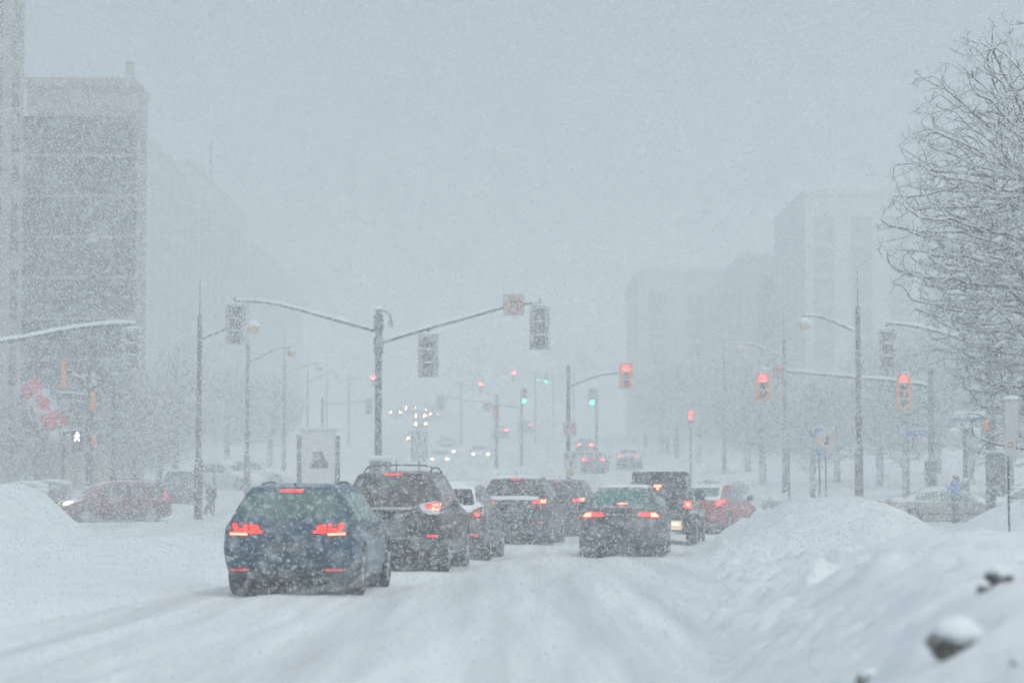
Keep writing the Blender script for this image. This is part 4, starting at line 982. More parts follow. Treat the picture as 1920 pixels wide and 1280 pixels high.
# --- street lamps
def street_lamp(px, Y, ybase, yattach, ytip, globe, side, label, ytop=None, amber=True, group='street lamps along the road'):
    zg = Z_at(ybase, Y); X0 = X_at(px, Y); root = empty('street_lamp', (X0, Y, zg)); k = 1.0
    za = Z_at(yattach, Y) - zg
    zt = (Z_at(ytop, Y) - zg) if ytop else za + 1.0
    post(root, 0, 0, -.5, za + .9, .115, .085, M['pole_brown'], base=(.155, min(2.8, za * .35)))
    MB().tube([(0, 0, za + .9), (0, 0, zt)], [.028, .015], 6).build('finial', M['pole'], root)
    gx_, gz = X_at(globe[0], Y) - X0, Z_at(globe[1], Y) - zg; zt2 = Z_at(ytip, Y) - zg
    a = arc_path([Vector((0, 0, za)), Vector((gx_ * .3, 0, za + (zt2 - za) * .42)), Vector((gx_ * .72, 0, za + (zt2 - za) * .95)), Vector((gx_, 0, zt2))], 6)
    MB().tube(a, [.06 - .02 * i / len(a) for i in range(len(a))], 8).build('lamp_arm', M['pole_brown'], root, True); snow_ridge(a, .055, root)
    MB().ball((gx_, 0, gz), .235, 16, 10).build('globe', M['globe' if amber else 'globe_white'], root, True)
    MB().ball((gx_, -.01, gz + .05), .245, 16, 6, .9, -.05).build('snow_cap', M['cap'], root, True)
    MB().cyl((gx_, 0, gz + .2), (gx_, 0, zt2), .03, .03, 8).build('stem', M['pole_brown'], root)
    MB().cyl((0, 0, za * .42), (0, 0, za * .42 + .25), .15, .15, 12).build('collar', M['pole_brown'], root)
    tag(root, label, 'street lamp', group); return root
street_lamp(372, 90, 948, 636, 606, (474, 614), 1, 'nearest lamp post on the left, amber globe peeking right of the signal back', 520)
street_lamp(463, 125, 918, 680, 651, (545, 661), 1, 'second lamp post on the left, amber globe left of the central pole', 560)
street_lamp(532, 160, 895, 702, 681, (598, 690), 1, 'third lamp post on the left, faint amber globe', 620)
street_lamp(576, 195, 888, 718, 698, (630, 706), 1, 'fourth lamp post on the left, very faint globe', 648)
street_lamp(612, 232, 872, 728, 712, (657, 718), 1, 'fifth and furthest left lamp post, nearly lost in the snowfall', 668)
street_lamp(1611, 87, 918, 622, 592, (1510, 608), -1, 'nearest lamp post on the right, curved arm with amber globe above the side street', 507)
street_lamp(1472, 125, 905, 670, 645, (1390, 656), -1, 'second lamp post on the right, amber globe above the small red signal', 574)
street_lamp(1358, 160, 893, 700, 676, (1292, 684), -1, 'third lamp post on the right, faint globe', 617)
street_lamp(1270, 195, 880, 708, 690, (1214, 697), -1, 'fourth and furthest right lamp post, arm almost lost in the snowfall', 640)
def twin_lamp(px, Y, ybase, ytop, label):
    zg = Z_at(ybase, Y); root = empty('twin_globe_lamp', (X_at(px, Y), Y, zg)); z = Z_at(ytop, Y) - zg
    post(root, 0, 0, -.3, z, .10, .07, M['pole_brown'], base=(.16, .5))
    for s in (-1, 1):
        a = arc_path([Vector((0, 0, z - .12)), Vector((s * .2, 0, z - .02)), Vector((s * .42, 0, z - .02))], 5); MB().tube(a, .035, 8).build('lamp_arm', M['pole_brown'], root, True); snow_ridge(a, .06, root)
        MB().ball((s * .42, 0, z - .30), .24, 16, 10).build('globe', M['globe_white'], root, True); MB().ball((s * .42, 0, z - .20), .25, 14, 6, .8, .1).build('snow_cap', M['cap'], root, True)
    cap_blob(root, 0, 0, z, .12); tag(root, label, 'street lamp', 'twin globe lamps')
twin_lamp(119, 101, 930, 808, 'twin globe lamp on the left corner below the red and white flag')
twin_lamp(1810, 96, 910, 801, 'twin globe lamp on the right behind the person in the blue jacket')
# plain tall poles
for px, Y, y0, y1, r, lb_ in ((212, 108, 900, 697, .11, 'plain snowy pole right of the left corner signals'), (392, 240, 330, 195, .12, None)):
    if lb_:
        c = empty('pole', (X_at(px, Y), Y, hill(Y) - .2)); post(c, 0, 0, 0, Z_at(y1, Y) - hill(Y), r, r * .8, M['pole'], 'shaft'); cap_blob(c, 0, 0, Z_at(y1, Y) - hill(Y) + .1, .2, .5); tag(c, lb_, 'pole')
# yellow warning diamond seen from behind, by the pedestrian
Y = 104; p = at(402, 872, Y); c = empty('warning_sign', (p.x, Y, 0)); tag(c, 'dark diamond shaped sign on a thin brown post behind the walking person', 'road sign')
post(c, 0, 0, 0, p.z, .035, .035, M['pole_brown'], 'post'); m = MB(); m.poly([(-.50, 0), (0, -.46), (.50, 0), (0, .46)], .04, .055); m.build('panel', snowy('dark_sign_back', (.06,.065,.07), thr=1.0), c)
m = MB(); m.tube([(-.46, .04, .05), (0, .04, .5), (.46, .04, .05)], .03, 6); m.build('snow_cap', M['cap'], c, True)
# advertising panel with a portrait
Y = 98; p = at(597, 855, Y); c = empty('advertising_stand', (p.x, Y, 0)); tag(c, 'white advertising stand between two brown posts with a dark haired portrait', 'billboard')
zt = Z_at(806, Y); zb = Z_at(905, Y)
MB().box(-.74, .74, -.05, .05, zb - .6, zt).build('panel', snowy('white_poster_panel', (.60, .63, .65), thr=1.3, nscale=6), c, False, bevel=.01)
for s in (-1, 1):
    MB().box(s*.78 - .09, s*.78 + .09, -.12, .12, 0, Z_at(815, Y)).build('post', M['pole_brown'], c, False, bevel=.03); cap_blob(c, s * .78, 0, Z_at(815, Y), .15, .7)
MB().box(-.88, .92, -.14, .14, zt, zt + .11).build('snow_cap', M['cap'], c, True, bevel=.04)
ps = empty('poster', (0, -.052, Z_at(862, Y))); ps.parent = c
ink = plain('poster_black', (.015, .015, .018)); 
m = MB(); m.poly([(-.36,-.34),(.40,-.34),(.42,-.05),(.28,0),(.22,.18),(.14,.30),(0,.34),(-.14,.30),(-.22,.16),(-.24,-.02),(-.34,-.16)], -.008, -.003); m.build('hair', ink, ps)
m = MB(); m.poly([(.10*math.cos(t*math.pi/8)-.02, .14*math.sin(t*math.pi/8)+.12) for t in range(16)], -.012, -.009); m.build('face', M['skin'], ps)
m = MB(); m.poly([(-.26,.27),(.22,.30),(.20,.35),(-.24,.32)], -.014, -.010); m.build('hat', ink, ps)
m = MB(); m.disc((-.44, .42), .04, -.01, -.004, 12); m.build('blue_dot', M['blue_sign'], ps)
# right side small signs (post, sign)
def post_sign(name, px, Y, ytop, label, build, cat='road sign'):
    zg = max(G(X_at(px, Y), Y), 0); c = empty(name, (X_at(px, Y), Y, zg)); z = Z_at(ytop, Y) - zg
    post(c, 0, .03, -.4, z, .035, .035, M['pole'], 'post'); build(c, z); tag(c, label, cat); return c
def diamond(c, z):
    z -= .33; m = MB(); m.poly([(-.42, z), (0, z - .42), (.42, z), (0, z + .42)], -.03, -.02); m.build('panel', snowy('pale_orange_face', (.60,.32,.18), thr=.35, nscale=10, namp=1.5), c)
    m = MB(); m.poly([(-.10, z - .18), (.0, z - .02), (-.06, z + .1), (.06, z + .2), (.14, z + .05), (.08, z - .18)], -.037, -.033); m.build('symbol', M['black_ink'], c)
    m = MB(); m.tube([(-.38, -.02, z + .06), (0, -.02, z + .44)], .025, 6); m.build('snow_cap', M['cap'], c, True)
post_sign('warning_sign', 1549, 92, 808, 'faint orange diamond warning sign on a post in front of the park', diamond)
def blue_p(c, z):
    MB().box(-.22, .22, -.03, -.02, z - .42, z).build('panel', M['blue_sign'], c, False, bevel=.004); m = MB(); m.ringy((0, z - .2), .13, .08, -.037, -.033, 20); m.build('symbol', M['white_sign'], c)
    MB().box(-.12, .16, -.03, -.02, z - 1.05, z - .75).build('lower_panel', M['blue_sign'], c); MB().box(-.23, .23, -.06, .02, z, z + .06).build('snow_cap', M['cap'], c, True, bevel=.02)
post_sign('parking_sign', 1537, 94, 803, 'blue sign with a white ring on a post, left of the orange diamond', blue_p)
def white_s(c, z):
    MB().box(-.23, .23, -.03, -.02, z - .62, z).build('panel', M['white_sign'], c, False, bevel=.004)
    for k in range(3): MB().box(-.10, .08, -.037, -.033, z - .18 - k * .14, z - .14 - k * .14).build('text_line', M['black_ink'], c)
    MB().box(-.23, .23, -.06, .02, z, z + .06).build('snow_cap', M['cap'], c, True, bevel=.02)
post_sign('notice_sign', 1480, 96, 810, 'white rectangular notice on a post beside the second right lamp post', white_s)
def snow_sign(c, z):
    MB().box(-.05, .10, -.03, -.02, z - .42, z - .03).build('panel', M['white_sign'], c); m = MB(); m.ringy((.02, z - .25), .045, .036, -.037, -.033, 16); m.build('ring', M['red_paint'], c)
    MB().box(-.05, .15, .0, .05, z - .2, z + .42).build('back_panel', M['white_sign'], c, False, bevel=.01); MB().box(-.06, .16, -.03, .07, z + .42, z + .48).build('snow_cap', M['cap'], c, True, bevel=.03)
p = at(1893, 968, 36); c = empty('parking_sign', (X_at(1892, 36), 36, bank_h(X_at(1892, 36), 36) - .1)); z = Z_at(802, 36) - c.location.z
post(c, 0, .03, -.2, z, .018, .018, M['pole'], 'post'); snow_sign(c, z); tag(c, 'small red ringed sign on a thin post in the right snowbank', 'road sign')
# --- far intersection hardware
Y = 180; X0 = X_at(978, Y); zg = hill(Y); root = empty('signal_pole', (X0, Y, zg)); L_ = lambda v: Vector((v.x - X0, 0, v.z - zg))
post(root, 0, 0, 0, Z_at(735, Y) - zg, .13, .10, M['pole']); a = arc_path([L_(at(978, 765, Y)), L_(at(930, 757, Y)), L_(at(870, 748, Y)), L_(at(820, 740, Y))])
MB().tube(a, .07, 8).build('mast_arm', M['pole'], root, True); snow_ridge(a, .07, root); tag(root, 'far signal pole with an arm to the left and a green light beside its top', 'signal pole')
signal_head('traffic_light', 826, 741, Y - .1, 'tiny snow caked signal back at the left tip of the far arm', 3, False, None, 'backboard', .7, 1.1, group='snow caked traffic lights facing away')
signal_head('traffic_light', 914, 753, Y - .1, 'tiny snow caked signal back in the middle of the far arm', 3, False, None, 'backboard', .7, .7, group='snow caked traffic lights facing away')
signal_head('traffic_light', 983, 728, Y - .1, 'small lit green traffic light at the top of the far signal pole', 3, True, 2, 'backboard', .5, 1.15, litmat='green_far')
Y = 172; X0 = X_at(931, Y); root = empty('pole', (X0, Y, hill(Y))); post(root, 0, 0, 0, Z_at(740, Y) - hill(Y), .13, .11, M['pole'], 'shaft'); tag(root, 'thin far pole left of the far green light, carrying a faint orange housing', 'pole')
signal_head('traffic_light', 930, 757, Y - .2, 'faint orange traffic light low on the thin far pole', 3, True, None, 'orange', .5, 1.2)
def far_signal(px, py, Y, mat, lit, label, hang):
    o = signal_head('traffic_light', px, py, Y, label, 3, True, lit, 'backboard', .55, 1.15, litmat=mat)
    # its own pole and short arm
    z = o.location.z; X = o.location.x; zg = hill(Y); s = hang
    c = empty('signal_pole', (X + s, Y + .2, zg)); post(c, 0, 0, 0, z - zg + .6, .11, .09, M['pole'])
    MB().tube([(0, 0, z - zg + .2), (-s, 0, z - zg + .35)], .05, 6).build('mast_arm', M['pole'], c, True)
    tag(c, 'distant pole carrying the ' + label.replace('distant ', ''), 'signal pole')
far_signal(1110, 728, 160, 'green_far', 2, 'distant green traffic light right of the thin signal pole', .3)
far_signal(964, 694, 250, 'red_far', 0, 'distant red traffic light, highest of the far red lights', 2.2)
far_signal(902, 715, 240, 'red_far', 0, 'distant red traffic light above the oncoming column', -2.0)
far_signal(700, 703, 235, 'red_far', 0, 'distant red traffic light just left of the central pole', -2.4)
far_signal(1009, 698, 300, 'green_far', 2, 'distant green traffic light, left one of the far green pair', 1.9)
far_signal(1024, 699, 262, 'green_far', 2, 'distant green traffic light, right one of the far green pair', 3)
far_signal(692, 746, 165, 'red_far', None, 'distant unlit signal left of the central pole', -3.2)
Y = 145; p = at(1295, 779, Y); c = empty('pedestrian_signal', (p.x, Y, p.z)); tag(c, 'distant pedestrian signal with two small red lights beside the third right lamp post', 'pedestrian signal')
MB().box(-.2, .2, 0, .2, -.45, .45).build('housing', M['pole'], c, False, bevel=.02)
MB().disc((0, .18), .10, -.02, 0).build('lens', M['red_lit'], c); MB().disc((0, -.14), .10, -.02, 0).build('lens', M['red_lit'], c); MB().cyl((0, .1, -.4), (0, .1, -p.z + hill(Y)), .07, .07, 8).build('post', M['pole'], c)
# ---------------------------------------------------------------- buildings
WIN = plain('building_window_glass', (.03, .045, .05), .15)
def building(name, x0, x1, y0, y1, zt, wm, label, ncol, nrow, side=None, cat='building', steps=(), win=(1.0, 1.6), zg=None, roofm=None):
    """a block with its windows on the front (facing -Y) and on the street side"""
    zg = min(hill(y0), hill(y1)) - .3 if zg is None else zg; cx, cy_ = (x0 + x1) / 2, (y0 + y1) / 2
    r = empty(name, (cx, cy_, zg)); h = zt - zg
    MB().box(x0 - cx, x1 - cx, y0 - cy_, y1 - cy_, 0, h).build('wall', wm, r)
    MB().box(x0 - cx - .1, x1 - cx + .1, y0 - cy_ - .1, y1 - cy_ + .1, h + .003, h + .5).build('cornice', wm, r)
    MB().box(x0 - cx, x1 - cx, y0 - cy_, y1 - cy_, h + .5, h + .62).build('roof_snow', M['cap'], r)
    for (a, b, c, d, e) in steps: MB().box(a - cx, b - cx, c - cy_, d - cy_, h + .62, e - zg).build('roof_block', wm, r)
    me = None; x_w, z_w = win
    def add(loc, rz):
        nonlocal me
        if me is None:
            m = MB(); m.box(-x_w/2, x_w/2, -.03, .02, 0, z_w); o = m.build('window', WIN2 if wm is W3 else WIN, r); me = o
            s_ = MB(); s_.box(-x_w/2 - .08, x_w/2 + .08, -.12, .02, -.12, -.01); s_.build('sill', wm, o)
        else:
            o = me.copy(); col.objects.link(o); o.parent = r
            for ch in me.children: c2 = ch.copy(); col.objects.link(c2); c2.parent = o
        o.location = loc; o.rotation_euler = (0, 0, rz)
    for j in range(nrow):
        z = 3.2 + j * (h - 4.5) / max(1, nrow)
        for i in range(ncol):
            add((x0 - cx + (i + .5) * (x1 - x0) / ncol, y0 - cy_, z), 0)
        if side:
            n, sg = side
            for i in range(n): add(((x1 - cx) if sg > 0 else (x0 - cx), y0 - cy_ + (i + .5) * (y1 - y0) / n, z), R(90) * sg)
    tag(r, label, cat); return r
def wallmat(name, a, b): return snowy(name, a, .85, up=.5, thr=.9, wind=.35, nscale=.9, namp=1.0, gain=1.2, c2=b, c2scale=.8, cover=.5)
W1 = wallmat('tan_stone_wall', (.40, .37, .33), (.29, .275, .26)); W2 = wallmat('brown_brick_wall', (.38, .35, .33), (.27, .255, .245)); W3 = wallmat('snowy_wall_paled_for_haze', (.54, .58, .59), (.47, .51, .52)); WIN2 = snowy('snowy_glass_paled_for_haze', (.28, .30, .31), .3, thr=.5, nscale=.8, namp=1.2)  # far walls (W3) and panes (WIN2) paled to stand in for haze
building('office_building', -44, -24.0, 94, 118, 27, W1, 'pale stone building cut by the left edge, taller than the picture', 4, 7, (6, 1), win=(1.6, 2.4))
building('office_building', X_at(42, 121), X_at(242, 121), 121, 126, Z_at(124, 121) - 1.1, W2, 'tall brown brick building with a flat roof behind the left corner', 6, 8, (2, 1), win=(1.3, 1.9),
         steps=((X_at(238, 121) - .35, X_at(238, 121), 121.5, 122, Z_at(112, 121)),))
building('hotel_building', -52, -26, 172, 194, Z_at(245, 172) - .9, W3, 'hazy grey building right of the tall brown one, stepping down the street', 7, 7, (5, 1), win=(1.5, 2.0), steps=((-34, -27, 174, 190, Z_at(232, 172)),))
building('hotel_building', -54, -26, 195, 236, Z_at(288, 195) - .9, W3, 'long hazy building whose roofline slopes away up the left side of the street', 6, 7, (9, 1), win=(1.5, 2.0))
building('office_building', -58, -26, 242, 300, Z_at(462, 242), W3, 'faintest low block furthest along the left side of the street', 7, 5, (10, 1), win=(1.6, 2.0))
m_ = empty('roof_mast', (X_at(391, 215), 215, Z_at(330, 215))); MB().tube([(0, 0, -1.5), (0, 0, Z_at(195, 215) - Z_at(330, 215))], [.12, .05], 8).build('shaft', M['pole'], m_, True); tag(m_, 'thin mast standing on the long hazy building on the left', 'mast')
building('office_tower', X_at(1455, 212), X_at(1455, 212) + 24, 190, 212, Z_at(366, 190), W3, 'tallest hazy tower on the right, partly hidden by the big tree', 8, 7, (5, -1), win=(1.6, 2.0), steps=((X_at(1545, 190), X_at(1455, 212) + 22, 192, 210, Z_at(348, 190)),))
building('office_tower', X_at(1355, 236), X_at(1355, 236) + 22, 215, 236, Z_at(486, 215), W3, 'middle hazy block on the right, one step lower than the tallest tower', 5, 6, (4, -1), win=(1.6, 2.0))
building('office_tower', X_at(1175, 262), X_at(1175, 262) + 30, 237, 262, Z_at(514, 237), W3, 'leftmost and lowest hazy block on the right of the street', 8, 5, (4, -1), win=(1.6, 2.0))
# ---------------------------------------------------------------- trees
BARK = snowy('snow_laden_bark', (.035, .026, .024), .9, up=1.8, thr=.5, wind=.3, nscale=5, namp=.55, gain=3.0)
def tree_mesh(seed, cz, rh, rv, trunk_top, n_attr, D, tip_r, expo=2.35, kill=1.9, infl=9, ns=4, shell=.55, twig=.38):
    """branches grown towards points scattered through a lumpy crown, so twigs fork off limbs and limbs off a trunk"""
    from mathutils.kdtree import KDTree
    q = random.Random(seed); A = []
    while len(A) < n_attr:
        d = Vector((q.gauss(0, 1), q.gauss(0, 1), q.gauss(0, 1))).normalized()
        R_ = 1 + .32 * noise.noise(d * 2.0 + Vector((seed, 0, 0))) + .14 * noise.noise(d * 5.0 + Vector((0, seed, 0)))
        r = (shell ** 3 * .25 + q.random() * (1 - shell ** 3 * .25)) ** (1 / 3.0)
        p = Vector((d.x * rh, d.y * rh, d.z * rv)) * R_ * r + Vector((0, 0, cz))
        if p.z > 1.2: A.append(p)
    N = []; par = []; z = -.4; p = Vector((0, 0, z))
    while z < trunk_top: N.append(p.copy()); par.append(len(N) - 2); z += D * 1.6; p = Vector((p.x + q.gauss(0, .02), p.y + q.gauss(0, .02), z))
    alive = A
    for it in range(200):
        kd = KDTree(len(N)); [kd.insert(v, i) for i, v in enumerate(N)]; kd.balance()
        pull = {}; rest = []
        for a in alive:
            co, i, ds = kd.find(a)
            if ds < D * kill: continue
            rest.append(a)
            if ds < D * infl or it < 25: pull[i] = pull.get(i, Vector((0, 0, 0))) + (a - co).normalized()
        alive = rest
        if not pull: break
        n0 = len(N)
        for i, v in pull.items():
            back = (N[i] - N[par[i]]).normalized() if par[i] >= 0 else Vector((0, 0, 1))
            d = (v.normalized() + back * .6 + Vector((q.gauss(0, .17), q.gauss(0, .17), q.gauss(0, .17) + .05))).normalized()
            N.append(N[i] + d * D); par.append(i)
        if len(N) > 34000: break
    ch = [[] for _ in N]
    for i, p_ in enumerate(par):
        if p_ >= 0: ch[p_].append(i)
    rad_guess = [1] * len(N)
    for i in range(len(N) - 1, 0, -1): rad_guess[par[i]] += rad_guess[i]
    # a few short twigs at every thin end
    for i in range(len(rad_guess)):
        if len(ch[i]) == 0 or (len(ch[i]) == 1 and q.random() < twig and i > 12 and rad_guess[i] < 60):
            back = (N[i] - N[par[i]]).normalized() if par[i] >= 0 else Vector((0, 0, 1))
            for k in range(2 if len(ch[i]) == 0 else 1):
                a = i; dd = (back + Vector((q.gauss(0, .6), q.gauss(0, .6), q.gauss(0, .5) + .15))).normalized()
                for s in range(2):
                    N.append(N[a] + dd * D * .55); par.append(a); ch.append([]); ch[a].append(len(N) - 1); a = len(N) - 1; dd = (dd + Vector((q.gauss(0, .3), q.gauss(0, .3), q.gauss(0, .3) + .1))).normalized()
    rad = [0.0] * len(N)
    order = list(range(len(N)))
    order.sort(key=lambda i: -i)
    acc = [0.0] * len(N)
    for i in order:   # children always come after their parent
        rad[i] = tip_r if acc[i] == 0 else acc[i] ** (1 / expo)
        if par[i] >= 0: acc[par[i]] += rad[i] ** expo
    T1, B, SN = MB(), MB(), MB()
    started = [(0, None)]
    while started:
        i, pr = started.pop(); pts = [] if pr is None else [N[pr]]; rs = [] if pr is None else [rad[i]]
        while True:
            pts.append(N[i]); rs.append(rad[i])
            if not ch[i]: break
            b = max(ch[i], key=lambda c: rad[c])
            for c in ch[i]:
                if c != b: started.append((c, i))
            i = b
        if len(pts) < 2: continue
        mx = max(rs); n = 10 if mx > .08 else (6 if mx > .03 else ns - 1)
        (T1 if pr is None else B).tube(pts, rs, n, cap=False)
        sp = [(p_, r_) for p_, r_ in zip(pts, rs) if r_ > tip_r * 1.25]
        if len(sp) > 2 and pr is not None:
            SN.tube([p_ + Vector((0, 0, r_ * .55 + .005)) for p_, r_ in sp], [r_ * .62 + .005 for p_, r_ in sp], 4, cap=False)
    return T1, B, SN
def tree(name, proto, loc, rz, s, label, group=None):
    o = copy_tree(proto); o.location = loc; o.rotation_euler = (0, 0, rz); o.scale = (s, s, s); tag(o, label, 'tree', group); return o
BARK2 = snowy('frosted_bark', (.035, .028, .026), .9, up=1.8, thr=.1, wind=.4, nscale=5, namp=.8, gain=2.2)
def build_tree(e, *a, **k):
    t, b, sn = tree_mesh(*a, **k)
    B_ = BARK if a[0] == 5 else BARK2
    t.build('trunk', B_, e, True, recalc=False); b.build('crown', B_, e, True, recalc=False); sn.build('branch_snow', M['cap'], e, True, recalc=False)
big = empty('bare_tree', (X_at(2045, 54), 54, 0)); build_tree(big, 5, 7.0, 4.3, 4.9, 8.4, 17000, .12, .0058, kill=1.3, infl=7, twig=.95); tag(big, 'big bare tree with snow lined branches filling the upper right corner', 'tree')
protos = []
for i, (sd_, cz_, rh_, rv_) in enumerate(((11, 4.6, 2.0, 3.0), (23, 4.2, 2.6, 2.7), (31, 3.8, 2.5, 2.4))):
    e = empty('bare_tree', (0, 0, 0)); build_tree(e, sd_, cz_, rh_, rv_, cz_ + .6, 3800, .15, .0105, expo=2.75, kill=1.4, twig=.85); protos.append(e)
spots = [(1700, 112, 0, .95, 'bare park tree between the right signal pole and the nearest right lamp'), (1650, 128, 1, 1.1, 'bare park tree right of the nearest right lamp post'), (1570, 135, 2, 1.0, 'bare park tree behind the orange diamond sign'),
         (1525, 118, 0, .8, 'bare park tree right of the second right lamp post'), (1430, 140, 1, 1.05, 'bare park tree between the second and third right lamp posts'), (1402, 160, 2, 1.25, 'bare park tree under the left end of the long right arm'),
         (1310, 185, 0, 1.2, 'faint bare tree left of the third right lamp post'), (1820, 125, 1, 1.15, 'bare park tree behind the right twin globe lamp'), (1890, 110, 2, 1.1, 'bare park tree at the right edge behind the cabinet pole'), (1760, 140, 0, 1.3, 'bare park tree behind the blue street name blade'),
         (1240, 210, 1, 1.25, 'faintest bare tree beside the far sidewalk, centre right'), (250, 112, 1, .85, 'snow covered tree left of the nearest left lamp post'), (300, 122, 2, .95, 'snow covered tree behind the dark car on the left'), (330, 150, 0, 1.1, 'faint tree just right of the brown brick building'), (425, 165, 1, 1.0, 'faint tree behind the second left lamp post'),
         (505, 175, 2, 1.1, 'faint tree left of the advertising stand'), (60, 108, 2, .8, 'dark bare tree below the red and white flag')]
first = {}
q = random.Random(4)
for px, Y, k, s, lb_ in spots:
    X = X_at(px, Y); z = G(X, Y) - .1
    if k not in first: o = protos[k]; first[k] = o; o.location = (X, Y, z); o.rotation_euler = (0, 0, q.random() * 6); o.scale = (s, s, s); tag(o, lb_, 'tree', 'bare snowy trees along the street')
    else: tree('bare_tree', protos[k], (X, Y, z), q.random() * 6, s, lb_, 'bare snowy trees along the street')
# low snowy shrubs
SHB = snowy('dark_twigs_with_snow', (.03, .032, .03), .9, up=1.6, thr=.25, wind=.5, nscale=8, namp=1.3)
def shrub_mesh(seed, r, h):
    q = random.Random(seed); mb = MB()
    for i in range(150):
        a = q.random() * 6.28; t = q.random() ** .5 * r; p = Vector((math.cos(a) * t * .4, math.sin(a) * t * .4, 0)); e = Vector((math.cos(a) * t, math.sin(a) * t * .8, h * q.uniform(.5, 1) * (1 - .35 * (t / r) ** 2)))
        mid = p.lerp(e, .5) + Vector((q.gauss(0, .06), q.gauss(0, .06), .05)); mb.tube([p, mid, e], [.02, .014, .008], 3, cap=False)
    return mb
def shrub(px, py, Y, r, h, seed, label, cap=True):
    X = X_at(px, Y); c = empty('shrub', (X, Y, G(X, Y) - .05)); shrub_mesh(seed, r, h).build('twigs', SHB, c, False, recalc=False)
    q = random.Random(seed)
    m = MB()
    for i in range(5):
        a = q.random() * 6.28; t = q.random() * r * .7; m2 = MB(); m.ball((math.cos(a) * t, math.sin(a) * t * .8, h * q.uniform(.72, .98)), r * q.uniform(.3, .48), 10, 6, .42, -.5)
    m.v = [tuple(Vector(v) + Vector((0, 0, .05 * noise.noise(Vector(v) * 4)))) for v in m.v]; m.build('snow_cap', M['cap'], c, True)
    tag(c, label, 'shrub', 'low snowy shrubs'); return c
shl = [(1448, 103, .55, .8, 'snowy shrub right of the red car, below the small red signal'), (1500, 106, .5, .7, 'snowy shrub between the second right lamp and the blue sign'), (1520, 100, .55, .6, 'snowy shrub at the foot of the blue sign post'), (1566, 103, .5, .6, 'snowy shrub right of the orange diamond post'),
       (1655, 106, .5, .5, 'snowy shrub between the nearest right lamp and the beige sedan roof'), (1330, 130, .7, .9, 'snowy shrub above the roof of the red car'), (1385, 126, .6, .8, 'snowy shrub under the third right lamp arm'),
       (1720, 108, .5, .5, 'snowy shrub behind the roof of the beige sedan')]
for i, (px, Y, r, h, lb_) in enumerate(shl): shrub(px, 0, Y, r, h, 40 + i, lb_)
SHB2 = SHB
for i, (px, Y, r, h, lb_) in enumerate(((68, 97, .9, 1.5, 'dark hedge bush above the left snowbank crest'), (110, 99, .8, 1.6, 'dark hedge bush right of the snowbank crest under the walk signal'), (30, 98, .9, 1.3, 'dark hedge bush at the far left edge'))): shrub(px, 0, Y, r, h, 60 + i, lb_)
